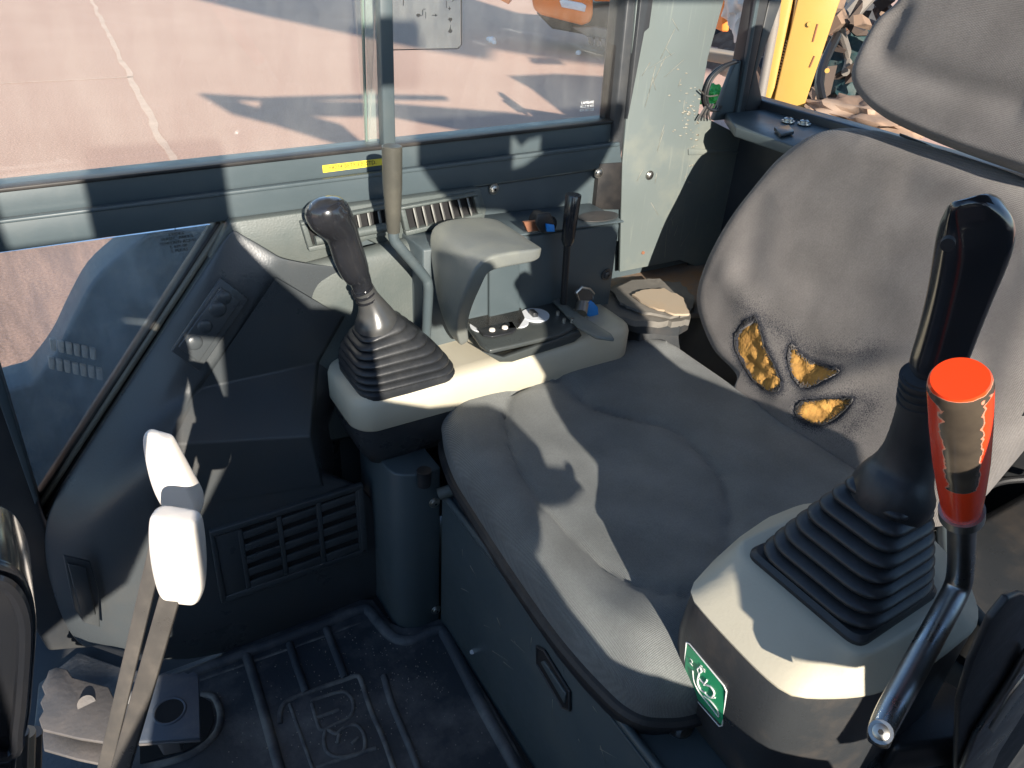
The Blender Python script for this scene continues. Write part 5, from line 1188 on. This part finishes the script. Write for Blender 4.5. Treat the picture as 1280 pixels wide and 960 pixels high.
finish(zpoly([(196, 930), (232, 928), (228, 940), (205, 945)], z0-.04, .03), 'stem', 'pedal', pdr, bevel=.002)
#=====================================================================  NEAR LEFT MONITOR HOUSING
mh = thing('instrument_housing', 'dark rounded plastic housing cut off by the left edge of the photo', 'instrument housing')
hpx = [(-90, 700), (-30, 700), (8, 707), (28, 722), (42, 752), (46, 790), (42, 850), (36, 910), (22, 950), (8, 985), (-90, 985)]
Ym = .34
P = smoothpts([qy(a, b, Ym) for a, b in hpx], 4, True)
finish(prism_bm(P, (0, .05, 0)), 'housing', 'gloss', mh, bevel=.006, seg=4)
hp2 = [(-90, 722), (-30, 722), (2, 728), (18, 742), (28, 765), (31, 795), (28, 850), (22, 910), (10, 945), (-90, 945)]
P = smoothpts([qy(a, b, Ym-.004) for a, b in hp2], 4, False)
finish(tube_bm(P, .0035, 8), 'face_rim', 'gloss', mh)
for i, x in enumerate((24, 33, 42)):
    o = finish(tube_bm([qy(x, 915, .5+.02*i), qy(x-2, 1000, .5+.02*i)], .007, 10), 'cable', ['rod', 'board', 'rod'][i], None)
    tag(o, ['grey cable running down behind the instrument housing', 'tan cable between two grey ones behind the instrument housing', 'pale cable nearest the pedals behind the instrument housing'][i], 'cable')
#=====================================================================  REAR LEDGE, TORN MAT, WIRES
ld = thing('rear_ledge', 'dirty steel ledge behind the side box stained with orange rust', 'ledge')
finish(zpoly([(742, 372), (775, 338), (872, 316), (1000, 300), (1040, 360), (880, 398), (790, 400)], .488, .012), 'ledge_top', 'ledge', ld, bevel=.002)
finish(box_bm(.90, 1.24, .95, 1.118, .2, .486), 'ledge_body', 'darkcab', ld, bevel=.003)
tm = thing('torn_mat', 'torn layered grey rubber mat lying on the ledge behind the seat cushion', 'mat')
def ragged(px, z, th, name, m, amp=3, sub=5):
    P = []
    for i in range(len(px)):
        a, b = px[i], px[(i+1) % len(px)]
        for k in range(sub):
            t = k/sub; x = a[0]+(b[0]-a[0])*t+random.uniform(-amp, amp)*(k > 0); y = a[1]+(b[1]-a[1])*t+random.uniform(-amp, amp)*.5*(k > 0)
            P.append((x, y))
    bm = bmesh.new(); top = [qz(a, b, z+.004*noise.noise(V(a*.05, b*.05, 0))) for a, b in P]
    prism_bm(top, (0, 0, -th), bm); return finish(bm, name, m, tm, bevel=0)
ragged([(738, 372), (770, 356), (810, 350), (850, 352), (868, 372), (862, 400), (830, 402), (790, 400), (755, 392)], .517, .012, 'mat_layer', 'torn', 3)
ragged([(742, 376), (775, 366), (800, 384), (830, 392), (862, 400), (850, 408), (800, 405), (760, 394)], .507, .02, 'mat_layer', 'lower', 2)
ragged([(762, 362), (790, 350), (825, 348), (852, 366), (862, 392), (838, 396), (800, 388), (775, 378)], .527, .005, 'mat_layer', 'torn', 2)
ragged([(790, 368), (805, 362), (830, 360), (855, 372), (862, 392), (842, 392), (812, 382)], .532, .004, 'mat_layer', 'board', 1.5)
# belt anchor and buckle between cushion and ledge
ba = thing('belt_anchor', 'dark round seat belt anchor beside the bottom corner of the backrest', 'belt anchor')
p = qy(846, 420, .97)
finish(tube_bm([p+V(0, .02, 0), p+V(0, -.01, 0)], [.018, .016], 20), 'anchor_disc', 'blue' if False else 'lower', ba); screw(p+V(0, -.011, 0), (0, -1, 0), .007, ba)
finish(prism_bm([qy(x, y, .99) for x, y in [(855, 400), (875, 410), (882, 440), (860, 438), (852, 415)]], (0, .02, 0)), 'webbing', 'black', ba, bevel=.003)
# wire loop in rear corner
wlp = thing('wire_loop', 'loop of black wires hanging in the narrow rear side window', 'wires')
YW = WY-.01
for k, off in enumerate((0, 3, -3)):
    P = smoothpts([qy(x+off, y, YW+.006*k) for x, y in [(920, 77), (903, 84), (888, 98), (881, 118), (884, 134), (895, 138), (899, 132)]], 6); finish(tube_bm(P, .0028, 8), 'wire', 'hose', wlp)
finish(tube_bm(smoothpts([qy(x, y, YW) for x, y in [(874, 112), (884, 120), (897, 119)]], 5), .0015, 6), 'wire_tie', 'rod', wlp)
for k in range(5): finish(tube_bm(smoothpts([qy(x, y, YW) for x, y in [(884+k*2, 130), (878+k*2, 140), (872+k*4, 150)]], 4), .002, 6), 'wire', 'hose' if k % 2 else 'rod', wlp)
# seat belt strap right of backrest
sbt = thing('seat_belt', 'black seat belt hanging down beside the right edge of the backrest', 'seat belt')
finish(prism_bm([qp(x, y, BO-BN*.02, BN) for x, y in [(1285, 395), (1300, 395), (1300, 520), (1262, 520), (1245, 492)]], -BN*.004), 'strap', 'black', sbt)
